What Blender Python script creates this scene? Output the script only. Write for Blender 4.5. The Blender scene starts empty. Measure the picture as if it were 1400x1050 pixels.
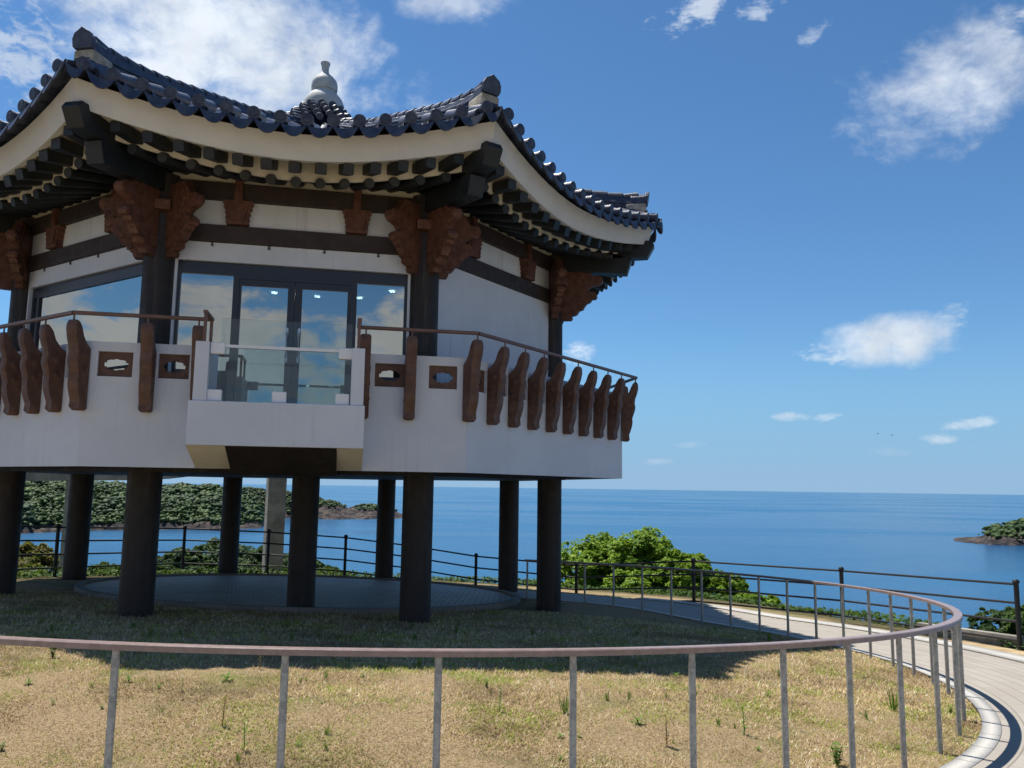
import bpy, math, random
import numpy as np
from mathutils import Vector, Matrix
random.seed(7); RNG = np.random.RandomState(11)
SC = bpy.context.scene; COL = SC.collection
R_ = math.radians; PI = math.pi

# ------------------------------------------------------------------ camera
FPX, PITCH, ROLL = 1108.04, 0.1269, 0.0137
def make_camera():
    cd = bpy.data.cameras.new('camera'); co = bpy.data.objects.new('camera', cd); COL.objects.link(co)
    c, s = math.cos(PITCH), math.sin(PITCH); cr, sr = math.cos(ROLL), math.sin(ROLL)
    Rt = Vector((1, 0, 0)); U = Vector((0, -s, c)); F = Vector((0, c, s))
    rc = Rt*cr + U*sr; uc = U*cr - Rt*sr
    m = Matrix((( rc.x, uc.x, -F.x, 0), (rc.y, uc.y, -F.y, 0), (rc.z, uc.z, -F.z, 0), (0, 0, 0, 1)))
    co.matrix_world = m
    cd.lens = 36*FPX/1400; cd.sensor_width = 36; cd.clip_start = 0.05; cd.clip_end = 200000
    SC.camera = co
make_camera()
SC.view_settings.view_transform = 'Standard'; SC.view_settings.look = 'None'
SC.view_settings.gamma = 1; SC.view_settings.exposure = 0.60
SC.cycles.max_bounces = 8; SC.cycles.transparent_max_bounces = 12

def ray(px, py):
    X = px-700; Y = py-525; cr, sr = math.cos(ROLL), math.sin(ROLL)
    a = X*cr+Y*sr; b = -X*sr+Y*cr; c, s = math.cos(PITCH), math.sin(PITCH)
    d = np.array([a, FPX*c+b*s, FPX*s-b*c]); return d/d[1]

# ------------------------------------------------------------------ sun + world
SUN = Vector((-2.30, 2.00, 6.9)).normalized()
SUN_EL = math.asin(SUN.z); SUN_AZ = math.atan2(SUN.x, SUN.y)
ld = bpy.data.lights.new('sun', 'SUN'); ld.energy = 5.0; ld.angle = R_(0.5); ld.color = (1, .945, .87)
lo = bpy.data.objects.new('sun', ld); COL.objects.link(lo)
lo.rotation_euler = (-SUN).to_track_quat('-Z', 'Y').to_euler(); lo.location = (0, 0, 60)

class NT:
    def __init__(s, tree): s.t = tree; s.n = tree.nodes; s.l = tree.links
    def new(s, typ, **kw):
        n = s.n.new(typ)
        for k, v in kw.items(): setattr(n, k, v)
        return n
    def put(s, sock, v):
        if isinstance(v, bpy.types.NodeSocket): s.l.new(v, sock)
        elif v is not None:
            try: sock.default_value = v
            except Exception: sock.default_value = tuple(v)
    def m(s, op, a, b=None, c=None, clamp=False):
        n = s.new('ShaderNodeMath', operation=op, use_clamp=clamp)
        s.put(n.inputs[0], a); s.put(n.inputs[1], b)
        if c is not None: s.put(n.inputs[2], c)
        return n.outputs[0]
    def vdot(s, a, b):
        n = s.new('ShaderNodeVectorMath', operation='DOT_PRODUCT'); s.put(n.inputs[0], a); s.put(n.inputs[1], b); return n.outputs['Value']
    def vmul(s, a, b):
        n = s.new('ShaderNodeVectorMath', operation='MULTIPLY'); s.put(n.inputs[0], a); s.put(n.inputs[1], b); return n.outputs[0]
    def noise(s, vec, scale, detail=4, rough=.55, dist=0.0, out='Fac'):
        n = s.new('ShaderNodeTexNoise'); s.put(n.inputs['Vector'], vec); n.inputs['Scale'].default_value = scale
        n.inputs['Detail'].default_value = detail; n.inputs['Roughness'].default_value = rough; n.inputs['Distortion'].default_value = dist
        return n.outputs[out]
    def ss(s, v, a, b, lo=0.0, hi=1.0):
        n = s.new('ShaderNodeMapRange', interpolation_type='SMOOTHSTEP'); s.put(n.inputs[0], v)
        for i, q in zip((1, 2, 3, 4), (a, b, lo, hi)): s.put(n.inputs[i], q)
        return n.outputs[0]
    def mix(s, f, a, b, mode='MIX'):
        n = s.new('ShaderNodeMix', data_type='RGBA', blend_type=mode); s.put(n.inputs[0], f)
        for i, q in ((6, a), (7, b)):
            if isinstance(q, (tuple, list)) and len(q) == 3: q = (*q, 1)
            s.put(n.inputs[i], q)
        return n.outputs[2]

W = bpy.data.worlds.new('World'); SC.world = W; W.use_nodes = True
w = NT(W.node_tree); W.node_tree.nodes.clear()
sky = w.new('ShaderNodeTexSky', sky_type='NISHITA'); sky.sun_disc = False
sky.sun_elevation = SUN_EL; sky.sun_rotation = SUN_AZ
sky.air_density = 1.0; sky.dust_density = 0.05; sky.ozone_density = 2.0; sky.altitude = 50
tc = w.new('ShaderNodeTexCoord').outputs['Generated']
# clouds: each one a patch of sky direction (azimuth, elevation) broken up by noise
n1 = w.noise(tc, 7.0, 8, .62, .35); n2 = w.noise(w.vmul(tc, (1, 1, 1.7)), 22.0, 6, .6, .2); n3 = w.noise(tc, 2.6, 4, .5, .3)
n4 = w.noise(w.vmul(tc, (1, 1, 2.0)), 48.0, 6, .62, .4)
def cloud(px, py, rx, ry, tilt=0.0, soft=.5, namp=1.0, dens=1.0):
    d = Vector(ray(px, py)).normalized(); U = d.cross(Vector((0, 0, 1))).normalized(); V = U.cross(d)
    U2 = U*math.cos(tilt)+V*math.sin(tilt); V2 = V*math.cos(tilt)-U*math.sin(tilt)
    u = w.vdot(tc, tuple(U2*(FPX/rx))); v = w.vdot(tc, tuple(V2*(FPX/ry)))
    r2 = w.m('ADD', w.m('MULTIPLY', u, u), w.m('MULTIPLY', v, v))
    fr = w.m('GREATER_THAN', w.vdot(tc, tuple(d)), 0.2)
    nn = w.m('ADD', w.m('MULTIPLY', n1, .62*2), w.m('MULTIPLY', n2, .38*2)) if rx > 70 else w.m('ADD', w.m('MULTIPLY', n2, .5*2), w.m('MULTIPLY', n4, .5*2))
    if rx <= 70: namp *= 1.5      # about 1.0 on average
    k = w.m('ADD', w.m('SUBTRACT', 1.0, r2), w.m('MULTIPLY', w.m('SUBTRACT', nn, 1.0), 2.6*namp))
    return w.m('MULTIPLY', w.m('MULTIPLY', w.ss(k, -.15, soft*2+.45), fr), dens)
CL = [(300, 30, 262, 112, -.25, .42, .9, 1.0), (200, 60, 135, 90, -.5, .42, 1.0, 1.0), (430, 75, 120, 70, -.15, .55, 1.1, .85),
      (25, 60, 70, 60, -.6, .7, 1.5, .6), (615, 5, 75, 28, .1, .6, 1.3, .7), (960, 8, 62, 18, .3, .6, 1.4, .7), (1050, 5, 40, 14, .2, .6, 1.3, .5),
      (1115, 45, 20, 12, .4, .8, 1.5, .35), (1268, 125, 112, 72, .30, .7, 1.25, .85), (1400, 35, 30, 22, .2, .6, 1.3, .6),
      (1215, 466, 86, 33, .02, .5, .85, 1.0), (1145, 482, 45, 16, 0, .45, .9, .6), (1290, 440, 40, 16, .3, .6, 1.2, .4),
      (1080, 570, 27, 7, 0, .5, .7, .6), (1325, 579, 32, 8, .1, .6, .9, .55), (1285, 600, 22, 7, 0, .6, .8, .5), (1130, 570, 18, 5, .1, .5, .8, .35),
      (790, 486, 26, 18, .3, .5, .7, .7), (900, 631, 22, 5, 0, .6, .6, .22), (940, 608, 26, 5, 0, .6, .8, .16), (1215, 618, 30, 6, 0, .6, .6, .14)]
tot = None
for c_ in CL:
    k = cloud(*c_)
    tot = k if tot is None else w.m('MAXIMUM', tot, k)
# the half of the sky behind the photographer: a bank of broken cloud low down (seen only in the panes)
sx = w.new('ShaderNodeSeparateXYZ'); w.l.new(tc, sx.inputs[0])
back = w.m('MAXIMUM', w.ss(sx.outputs[1], -0.05, -0.35), w.ss(sx.outputs[0], -.75, -.88))
nb = w.noise(w.vmul(tc, (1, 1, 1.9)), 9.0, 8, .6, .5)
bank = w.ss(w.m('ADD', w.m('SUBTRACT', nb, .5), w.ss(sx.outputs[2], .34, .12, -.16, .16)), -.04, .10)
tot = w.m('MAXIMUM', tot, w.m('MULTIPLY', w.m('MULTIPLY', bank, back), .9))
skyc = w.vmul(sky.outputs[0], (0.66, 1.0, 1.24))
skyc = w.mix(w.ss(sx.outputs[2], .20, -.005, 0, .9), skyc, (2.5, 4.6, 7.4))
skyc = w.mix(w.ss(sx.outputs[2], .07, .0, 0, .14), skyc, (5.6, 6.6, 7.6))
shade = w.ss(w.noise(tc, 9.0, 5, .6), .3, .7, .80, 1.05)
cc = w.vmul(w.new('ShaderNodeCombineXYZ').outputs[0], (1, 1, 1))
comb = w.new('ShaderNodeCombineXYZ')
for i, q in enumerate((9.6, 10.2, 10.8)): w.l.new(w.m('MULTIPLY', shade, q), comb.inputs[i])
ccol = w.mix(back, comb.outputs[0], w.vmul(comb.outputs[0], (.80, .72, .62)))
colr = w.mix(w.m('MULTIPLY', tot, .88), skyc, ccol)
bg = w.new('ShaderNodeBackground'); w.l.new(colr, bg.inputs[0]); bg.inputs[1].default_value = 0.064
w.l.new(bg.outputs[0], w.new('ShaderNodeOutputWorld').inputs[0])

# ------------------------------------------------------------------ materials
def mat(name, col, rough=.6, spec=.5, metal=0.0, var=0.0, vscale=6.0, col2=None, bump=0.0, bscale=30.0, detail=5, emis=None, coat=0):
    m = bpy.data.materials.new(name); m.use_nodes = True; t = NT(m.node_tree)
    b = m.node_tree.nodes['Principled BSDF']
    b.inputs['Base Color'].default_value = (*col, 1); b.inputs['Roughness'].default_value = rough
    b.inputs['Specular IOR Level'].default_value = spec; b.inputs['Metallic'].default_value = metal
    b.inputs['Coat Weight'].default_value = coat
    oc = t.new('ShaderNodeTexCoord').outputs['Object']
    if var or col2:
        c2 = col2 or tuple(c*(1-var) for c in col)
        f = t.ss(t.noise(oc, vscale, detail, .6), .35, .65)
        t.l.new(t.mix(f, col, c2), b.inputs['Base Color'])
        t.l.new(t.ss(t.noise(oc, vscale*2.3, 4, .6), .3, .7, rough*.85, min(1, rough*1.15)), b.inputs['Roughness'])
    if bump:
        bp = t.new('ShaderNodeBump'); bp.inputs['Strength'].default_value = bump; bp.inputs['Distance'].default_value = .02
        t.l.new(t.noise(oc, bscale, 5, .6), bp.inputs['Height']); t.l.new(bp.outputs[0], b.inputs['Normal'])
    if emis: b.inputs['Emission Color'].default_value = (*emis[:3], 1); b.inputs['Emission Strength'].default_value = emis[3]
    return m
M = {}
M['white'] = mat('white_render', (.58, .62, .68), .75, .3, var=.07, vscale=1.3, bump=.15, bscale=60)
M['bounce_cream'] = mat('white_plaster_with_bounce', (.74, .71, .62), .8, .3, var=.10, vscale=2.0)  # white paint with the lawn's warm bounce light mixed into its colour
M['fascia'] = mat('off_white_eave_plaster', (.60, .605, .595), .8, .3, var=.10, vscale=1.5, bump=.2, bscale=20)
M['column'] = mat('dark_brown_paint', (.032, .027, .026), .6, .3, var=.25, vscale=3)
M['beam'] = mat('brown_beam_paint', (.050, .038, .036), .6, .3, var=.25, vscale=4)
M['rafter'] = mat('blue_black_rafter_paint', (.016, .021, .026), .5, .4, var=.25, vscale=5)
M['carved'] = mat('red_brown_carved_wood', (.140, .062, .040), .6, .35, var=.4, vscale=9, bump=.6, bscale=14)
M['baluster'] = mat('brown_baluster_wood', (.140, .074, .050), .55, .35, var=.35, vscale=8, bump=.5, bscale=18)
M['railwood'] = mat('brown_rail_paint', (.15, .08, .06), .45, .5, var=.2, vscale=9)
M['tile'] = mat('blue_black_roof_tile', (.022, .031, .064), .46, .45, col2=(.05, .062, .095), vscale=9, bump=.3, bscale=50)
M['plaster'] = mat('weathered_lime_plaster', (.46, .42, .34), .9, .2, col2=(.28, .25, .20), vscale=8, bump=.4, bscale=25)
M['stone'] = mat('grey_finial_stone', (.48, .51, .51), .7, .3, var=.2, vscale=5, bump=.25, bscale=40)
M['frame'] = mat('navy_aluminium_frame', (.016, .020, .034), .35, .5)
M['steel'] = mat('brushed_steel', (.80, .82, .85), .3, .6)
M['galv'] = mat('galvanised_steel', (.22, .23, .23), .42, .5, metal=.35, col2=(.36, .37, .37), vscale=34, bump=.1)
M['handrail'] = mat('mauve_brown_handrail_board', (.27, .195, .175), .35, .6, col2=(.21, .15, .135), vscale=18)
M['black'] = mat('black_fence_paint', (.012, .012, .014), .5, .4)
M['concrete'] = mat('weathered_concrete', (.33, .31, .27), .9, .2, col2=(.20, .19, .16), vscale=2.5, bump=.4, bscale=12)
M['soffit_shade'] = mat('soffit_shade', (.014, .015, .018), .8, .2)  # near-black base colour stands in for shade under slab and eaves
M['kerb'] = mat('pale_granite_kerb', (.46, .44, .40), .8, .3, col2=(.36, .34, .31), vscale=40, detail=3)
M['interior'] = mat('interior_paint', (.32, .31, .30), .8, .2, var=.1)
M['lamp'] = mat('lit_downlight', (1, 1, 1), .5, emis=(1, .93, .8, 40))
M['ceramic'] = mat('white_clamp_block', (.75, .76, .78), .4, .5)
M['bark'] = mat('bark', (.12, .09, .07), .9, .2, var=.4, vscale=12, bump=.8, bscale=20)

def streaked(m, k):
    t = NT(m.node_tree); b = t.n['Principled BSDF']; src = b.inputs['Base Color'].links[0].from_socket
    oc = t.new('ShaderNodeTexCoord').outputs['Object']
    f = t.m('MULTIPLY', t.ss(t.noise(t.vmul(oc, (9, 9, .35)), 1.0, 6, .7), .50, .74), t.ss(t.noise(oc, .9, 3, .6), .35, .65))
    t.l.new(t.mix(t.m('MULTIPLY', f, k), src, (.26, .25, .23)), b.inputs['Base Color'])
M['white'] = mat('white_render', (.63, .665, .72), .75, .3, var=.07, vscale=1.3, bump=.15, bscale=60); streaked(M['white'], .35)
streaked(M['column'], .25)
def glass_mat(name, refl, tint, rcol=(.9, .95, 1), blend=.35):
    m = bpy.data.materials.new(name); m.use_nodes = True; t = NT(m.node_tree); t.n.clear()
    g = t.new('ShaderNodeBsdfGlossy'); g.inputs['Roughness'].default_value = .01; g.inputs[0].default_value = (*rcol, 1)
    tr = t.new('ShaderNodeBsdfTransparent'); tr.inputs[0].default_value = (*tint, 1)
    lw = t.new('ShaderNodeLayerWeight'); lw.inputs[0].default_value = blend
    f = t.m('ADD', t.m('MULTIPLY', lw.outputs['Fresnel'], 1-refl), refl, clamp=True)
    mx = t.new('ShaderNodeMixShader'); t.l.new(f, mx.inputs[0]); t.l.new(tr.outputs[0], mx.inputs[1]); t.l.new(g.outputs[0], mx.inputs[2])
    t.l.new(mx.outputs[0], t.new('ShaderNodeOutputMaterial').inputs[0]); return m
M['window_glass'] = glass_mat('reflective_window_glass', .50, (.20, .27, .29), (.78, .79, .76))
M['clear_glass'] = glass_mat('clear_balustrade_glass', .02, (.88, .93, .95), blend=.12)

def leaf_mat(name, c1, c2, c3, trans=.35, ns=1.6):
    m = bpy.data.materials.new(name); m.use_nodes = True; t = NT(m.node_tree); t.n.clear()
    gi = t.new('ShaderNodeNewGeometry').outputs['Random Per Island']
    oc = t.new('ShaderNodeTexCoord').outputs['Object']
    a = t.mix(gi, c1, c2); f = t.ss(t.noise(oc, ns, 4, .6), .42, .62)
    c = t.mix(t.m('MULTIPLY', f, .7), a, c3)
    d = t.new('ShaderNodeBsdfPrincipled'); t.l.new(c, d.inputs['Base Color']); d.inputs['Roughness'].default_value = .6
    d.inputs['Specular IOR Level'].default_value = .15
    tl = t.new('ShaderNodeBsdfTranslucent'); t.l.new(t.mix(.5, c, (.25, .35, .03)), tl.inputs[0])
    mx = t.new('ShaderNodeMixShader'); mx.inputs[0].default_value = trans
    t.l.new(d.outputs[0], mx.inputs[1]); t.l.new(tl.outputs[0], mx.inputs[2])
    t.l.new(mx.outputs[0], t.new('ShaderNodeOutputMaterial').inputs[0]); return m
M['leaf_bright'] = leaf_mat('bright_leaf', (.14, .25, .018), (.25, .37, .03), (.07, .15, .012), .32)
M['leaf_dark'] = leaf_mat('dark_leaf', (.035, .075, .022), (.06, .105, .03), (.025, .055, .02), .25)
M['leaf_mid'] = leaf_mat('mid_leaf', (.055, .11, .022), (.095, .16, .035), (.035, .08, .02), .3)
M['leaf_orange'] = leaf_mat('orange_green_leaf', (.10, .13, .03), (.22, .13, .035), (.06, .09, .02), .3)
M['weed'] = leaf_mat('weed_leaf', (.09, .19, .03), (.16, .26, .05), (.10, .17, .04), .35)
M['weed_dry'] = leaf_mat('dry_weed_leaf', (.18, .15, .05), (.20, .10, .05), (.12, .16, .04), .3)
M['forest_canopy'] = leaf_mat('far_forest_canopy', (.026, .056, .018), (.068, .105, .028), (.012, .030, .016), .0, .035)

# ------------------------------------------------------------------ mesh helpers
class MB:
    def __init__(s): s.v = []; s.f = []
    def add(s, vs, fs):
        o = len(s.v); s.v += [tuple(v) for v in vs]; s.f += [tuple(i+o for i in f) for f in fs]; return s
    def box(s, x0, x1, y0, y1, z0, z1):
        return s.hexa([(x0,y0,z0),(x1,y0,z0),(x1,y1,z0),(x0,y1,z0),(x0,y0,z1),(x1,y0,z1),(x1,y1,z1),(x0,y1,z1)])
    def hexa(s, v): return s.add(v, [(0,3,2,1),(4,5,6,7),(0,1,5,4),(1,2,6,5),(2,3,7,6),(3,0,4,7)])
    def bar(s, p, q, w_, h, up=(0,0,1), cham=0.0):
        p = Vector(p); q = Vector(q); d = (q-p).normalized(); sd = d.cross(Vector(up)).normalized(); u = sd.cross(d)
        if not cham:
            prof = [(-w_/2,-h/2),(w_/2,-h/2),(w_/2,h/2),(-w_/2,h/2)]
        else:
            c = cham; prof = [(-w_/2+c,-h/2),(w_/2-c,-h/2),(w_/2,-h/2+c),(w_/2,h/2-c),(w_/2-c,h/2),(-w_/2+c,h/2),(-w_/2,h/2-c),(-w_/2,-h/2+c)]
        n = len(prof); vs = [p+sd*a+u*b for a, b in prof]+[q+sd*a+u*b for a, b in prof]
        return s.add(vs, [tuple(range(n))[::-1], tuple(range(n, 2*n))]+[(i, (i+1) % n, (i+1) % n+n, i+n) for i in range(n)])
    def tube(s, pts, r, n=10, cap=True):
        pts = [Vector(p) for p in pts]; rs = r if isinstance(r, (list, tuple)) else [r]*len(pts)
        d0 = (pts[1]-pts[0]).normalized(); ref = Vector((0,0,1)) if abs(d0.z) < .9 else Vector((1,0,0))
        vs = []
        for i, p in enumerate(pts):
            d = (pts[min(i+1, len(pts)-1)]-pts[max(i-1, 0)]).normalized(); a = d.cross(ref).normalized(); b = a.cross(d)
            vs += [p+a*rs[i]*math.cos(2*PI*j/n)+b*rs[i]*math.sin(2*PI*j/n) for j in range(n)]
        fs = [(i*n+j, i*n+(j+1) % n, (i+1)*n+(j+1) % n, (i+1)*n+j) for i in range(len(pts)-1) for j in range(n)]
        if cap: fs += [tuple(range(n))[::-1], tuple(range((len(pts)-1)*n, len(pts)*n))]
        return s.add(vs, fs)
    def lathe(s, prof, cx=0, cy=0, n=32):
        vs = [(cx+r*math.cos(2*PI*j/n), cy+r*math.sin(2*PI*j/n), z) for r, z in prof for j in range(n)]
        fs = [(i*n+j, i*n+(j+1) % n, (i+1)*n+(j+1) % n, (i+1)*n+j) for i in range(len(prof)-1) for j in range(n)]
        fs += [tuple(range(n))[::-1], tuple(range((len(prof)-1)*n, len(prof)*n))]
        return s.add(vs, fs)
    def extrude(s, poly, fn, t):   # poly in 2-D (a, z); fn(a, b, z) -> xyz, b = thickness coordinate
        n = len(poly); vs = [fn(a, -t/2, z) for a, z in poly]+[fn(a, t/2, z) for a, z in poly]
        return s.add(vs, [tuple(range(n)), tuple(range(n, 2*n))[::-1]]+[(i, i+n, (i+1) % n+n, (i+1) % n) for i in range(n)])
    def prism(s, poly, z0, z1):
        n = len(poly); vs = [(x, y, z0) for x, y in poly]+[(x, y, z1) for x, y in poly]
        return s.add(vs, [tuple(range(n))[::-1], tuple(range(n, 2*n))]+[(i, (i+1) % n, (i+1) % n+n, i+n) for i in range(n)])
    def mesh(s, name, m, smooth=False, off=(0,0,0), bevel=0.0):
        me = bpy.data.meshes.new(name); me.from_pydata([(v[0]-off[0], v[1]-off[1], v[2]-off[2]) for v in s.v], [], s.f)
        me.materials.append(M[m] if isinstance(m, str) else m); me.update()
        import bmesh
        bm = bmesh.new(); bm.from_mesh(me); bmesh.ops.recalc_face_normals(bm, faces=bm.faces)
        if bevel:
            es = [e for e in bm.edges if len(e.link_faces) == 2 and e.calc_face_angle(0) > .6]
            bmesh.ops.bevel(bm, geom=es, offset=bevel, segments=2, affect='EDGES', profile=.5, clamp_overlap=True)
        bm.to_mesh(me); bm.free()
        if smooth:
            me.set_sharp_from_angle(angle=R_(40))
            for p in me.polygons: p.use_smooth = True
        return me
    def build(s, name, m, parent=None, smooth=False, off=(0,0,0), bevel=0.0):
        return link(name, s.mesh(name, m, smooth, off, bevel), parent)
def link(name, me, parent=None, rz=0.0, loc=(0,0,0)):
    o = bpy.data.objects.new(name, me); COL.objects.link(o); o.parent = parent; o.rotation_euler[2] = rz; o.location = loc; return o
def tag(o, label=None, cat=None, group=None, kind=None):
    for k, v in (('label', label), ('category', cat), ('group', group), ('kind', kind)):
        if v: o[k] = v
    return o
def thing(name, loc, label, cat, rz=0, group=None):
    o = bpy.data.objects.new(name, None); COL.objects.link(o); o.location = loc; o.rotation_euler[2] = rz
    o.empty_display_size = .2; return tag(o, label, cat, group)
def fast(name, verts, faces, m, smooth=False):
    verts = np.asarray(verts, dtype=np.float32); faces = np.asarray(faces, dtype=np.int32)
    me = bpy.data.meshes.new(name); k = faces.shape[1]
    me.vertices.add(len(verts)); me.vertices.foreach_set('co', verts.ravel())
    me.loops.add(faces.size); me.loops.foreach_set('vertex_index', faces.ravel())
    me.polygons.add(len(faces)); me.polygons.foreach_set('loop_start', np.arange(0, faces.size, k, dtype=np.int32))
    me.polygons.foreach_set('loop_total', np.full(len(faces), k, dtype=np.int32))
    me.update(calc_edges=True); me.validate()
    me.materials.append(M[m] if isinstance(m, str) else m)
    if smooth: me.polygons.foreach_set('use_smooth', np.ones(len(faces), dtype=bool))
    return me
def grid_faces(nu, nv, wrap=False):
    i, j = np.meshgrid(np.arange(nu-1), np.arange(nv if wrap else nv-1), indexing='ij'); j2 = (j+1) % nv
    return np.stack([i*nv+j, (i+1)*nv+j, (i+1)*nv+j2, i*nv+j2], -1).reshape(-1, 4)
def vnoise(x, y, seed=0):
    xi = np.floor(x).astype(np.int64); yi = np.floor(y).astype(np.int64); fx = x-xi; fy = y-yi
    fx = fx*fx*(3-2*fx); fy = fy*fy*(3-2*fy)
    def h(a, b):
        n = (a*374761393+b*668265263+seed*974711) & 0x7fffffff; n = ((n ^ (n >> 13))*1274126177) & 0x7fffffff
        return ((n ^ (n >> 16)) & 0xffff)/65535.0
    return (h(xi, yi)*(1-fx)+h(xi+1, yi)*fx)*(1-fy)+(h(xi, yi+1)*(1-fx)+h(xi+1, yi+1)*fx)*fy
def fbm(x, y, o=4, seed=0):
    r = 0; a = .5
    for i in range(o): r = r+a*(vnoise(x*2**i, y*2**i, seed+i)*2-1); a *= .5
    return r

# ------------------------------------------------------------------ ground functions
XC, YC, RR = -1.5475, 10.9579, 6.5677        # the ring handrail
def rz_(x, y): return -.6774-.01574*x-.04858*y+.01408*((y-10)/5)**2-.01044*(x/5)**2
def sst(a, b, t):
    t = np.clip((t-a)/(b-a), 0, 1); return t*t*(3-2*t)
HR = .95
CXP, CYP, PHI = -4.1745, 16.3593, .20089     # pavilion axis
PCX, PCY, PR = -4.05, 16.95, 4.15             # paved patio
def G(x, y):
    x = np.asarray(x, float); y = np.asarray(y, float)
    base = rz_(x, y)-HR; pz = -1.87-.055*(y-12)-.03*(x+4.2)
    s = RR-np.hypot(x-XC, y-YC)
    wt = np.maximum(sst(0, 2.5, s), sst(-1, 2, -(x-XC)*.6+(y-12)*.8))
    return base*(1-wt)+pz*wt
SEA = -45.0
def hill(x, y):                # plateau, then the slope down to the sea
    x = np.asarray(x, float); y = np.asarray(y, float)
    r = np.hypot(x+1.6, y-12.6)
    dirf = sst(-6, 4, y-2-.0*x)          # no drop on the photographer's side
    r0 = 9.55+(1-dirf)*60
    d = np.maximum(r-r0, 0)
    g = G(np.clip(x, -14, 9.5), np.clip(y, -2, 23))
    return np.maximum(g-(.62*d+.004*np.minimum(d, 40)**2)*sst(0, 1.5, d)-(d > 0)*.0, SEA-6)
def gz(x, y): return float(hill(x, y))
def gp(px, py):                # where a line of sight meets the ground
    d = ray(px, py); lo_, hi_ = 2., 40.
    for _ in range(50):
        m_ = (lo_+hi_)/2; X = d*m_
        if X[2] > float(G(X[0], X[1])): lo_ = m_
        else: hi_ = m_
    return d*lo_

# ground sheet: fine near, coarse far
def ground_material():
    m = bpy.data.materials.new('dry_lawn_ground'); m.use_nodes = True; t = NT(m.node_tree); b = t.n['Principled BSDF']
    oc = t.new('ShaderNodeTexCoord').outputs['Object']
    c = t.mix(t.ss(t.noise(oc, 55, 5, .7), .35, .65), (.42, .315, .18), (.19, .135, .075))
    c = t.mix(t.m('MULTIPLY', t.ss(t.noise(oc, 1.1, 5, .6), .50, .66), .55), c, (.10, .13, .035))
    sp = t.new('ShaderNodeSeparateXYZ'); t.l.new(oc, sp.inputs[0])
    dx = t.m('ADD', sp.outputs[0], 1.6); dy = t.m('ADD', sp.outputs[1], -12.6)
    rr = t.m('SQRT', t.m('ADD', t.m('MULTIPLY', dx, dx), t.m('MULTIPLY', dy, dy)))
    wild = t.m('MULTIPLY', t.ss(t.m('ADD', rr, t.m('MULTIPLY', t.noise(oc, 1.5, 4, .6), .8)), 9.1, 9.6), t.ss(sp.outputs[1], 9, 11))
    c = t.mix(wild, c, t.mix(t.noise(oc, 9, 4, .7), (.05, .06, .02), (.15, .12, .065)))
    low = t.ss(sp.outputs[2], -4.2, -3.2)
    c = t.mix(low, (.05, .07, .025), c)
    t.l.new(c, b.inputs['Base Color']); b.inputs['Roughness'].default_value = .95; b.inputs['Specular IOR Level'].default_value = .1
    bp = t.new('ShaderNodeBump'); bp.inputs['Strength'].default_value = .8; bp.inputs['Distance'].default_value = .03
    t.l.new(t.noise(oc, 70, 5, .7), bp.inputs['Height']); t.l.new(bp.outputs[0], b.inputs['Normal']); return m
M['ground'] = ground_material()
def axis_samples(lo_, hi_, c0, c1, fine, grow=1.12):
    a = list(np.arange(c0, c1+1e-6, fine)); st = fine
    while a[-1] < hi_: st *= grow; a.append(a[-1]+st)
    st = fine; b = [c0]
    while b[-1] > lo_: st *= grow; b.append(b[-1]-st)
    return np.array(sorted(set(b[1:]+a)))
gx = axis_samples(-260, 220, -12, 10, .18); gy = axis_samples(-70, 300, -2, 24, .18)
X, Y = np.meshgrid(gx, gy, indexing='ij'); Z = hill(X, Y)
far_ = sst(11, 16, np.hypot(X+1.6, Y-12.6)); Z = Z+far_*fbm(X/6, Y/6, 4, 3)*.9+fbm(X*1.3, Y*1.3, 3, 5)*.025-.006
# keep the sheet just under the paving
rr = np.hypot(X-XC, Y-YC); inpath = sst(6.80, 6.86, rr)*sst(9.2, 9.0, rr)*(X-XC > -2.6+0*X)
pat = np.hypot(X-PCX, Y-PCY) < PR+.15
Z = np.where((inpath > .5) | pat, hill(X, Y)-.05, Z)
o = link('lawn', fast('lawn', np.stack([X, Y, Z], -1).reshape(-1, 3), grid_faces(len(gx), len(gy)), 'ground', True)); tag(o, kind='structure')

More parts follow.
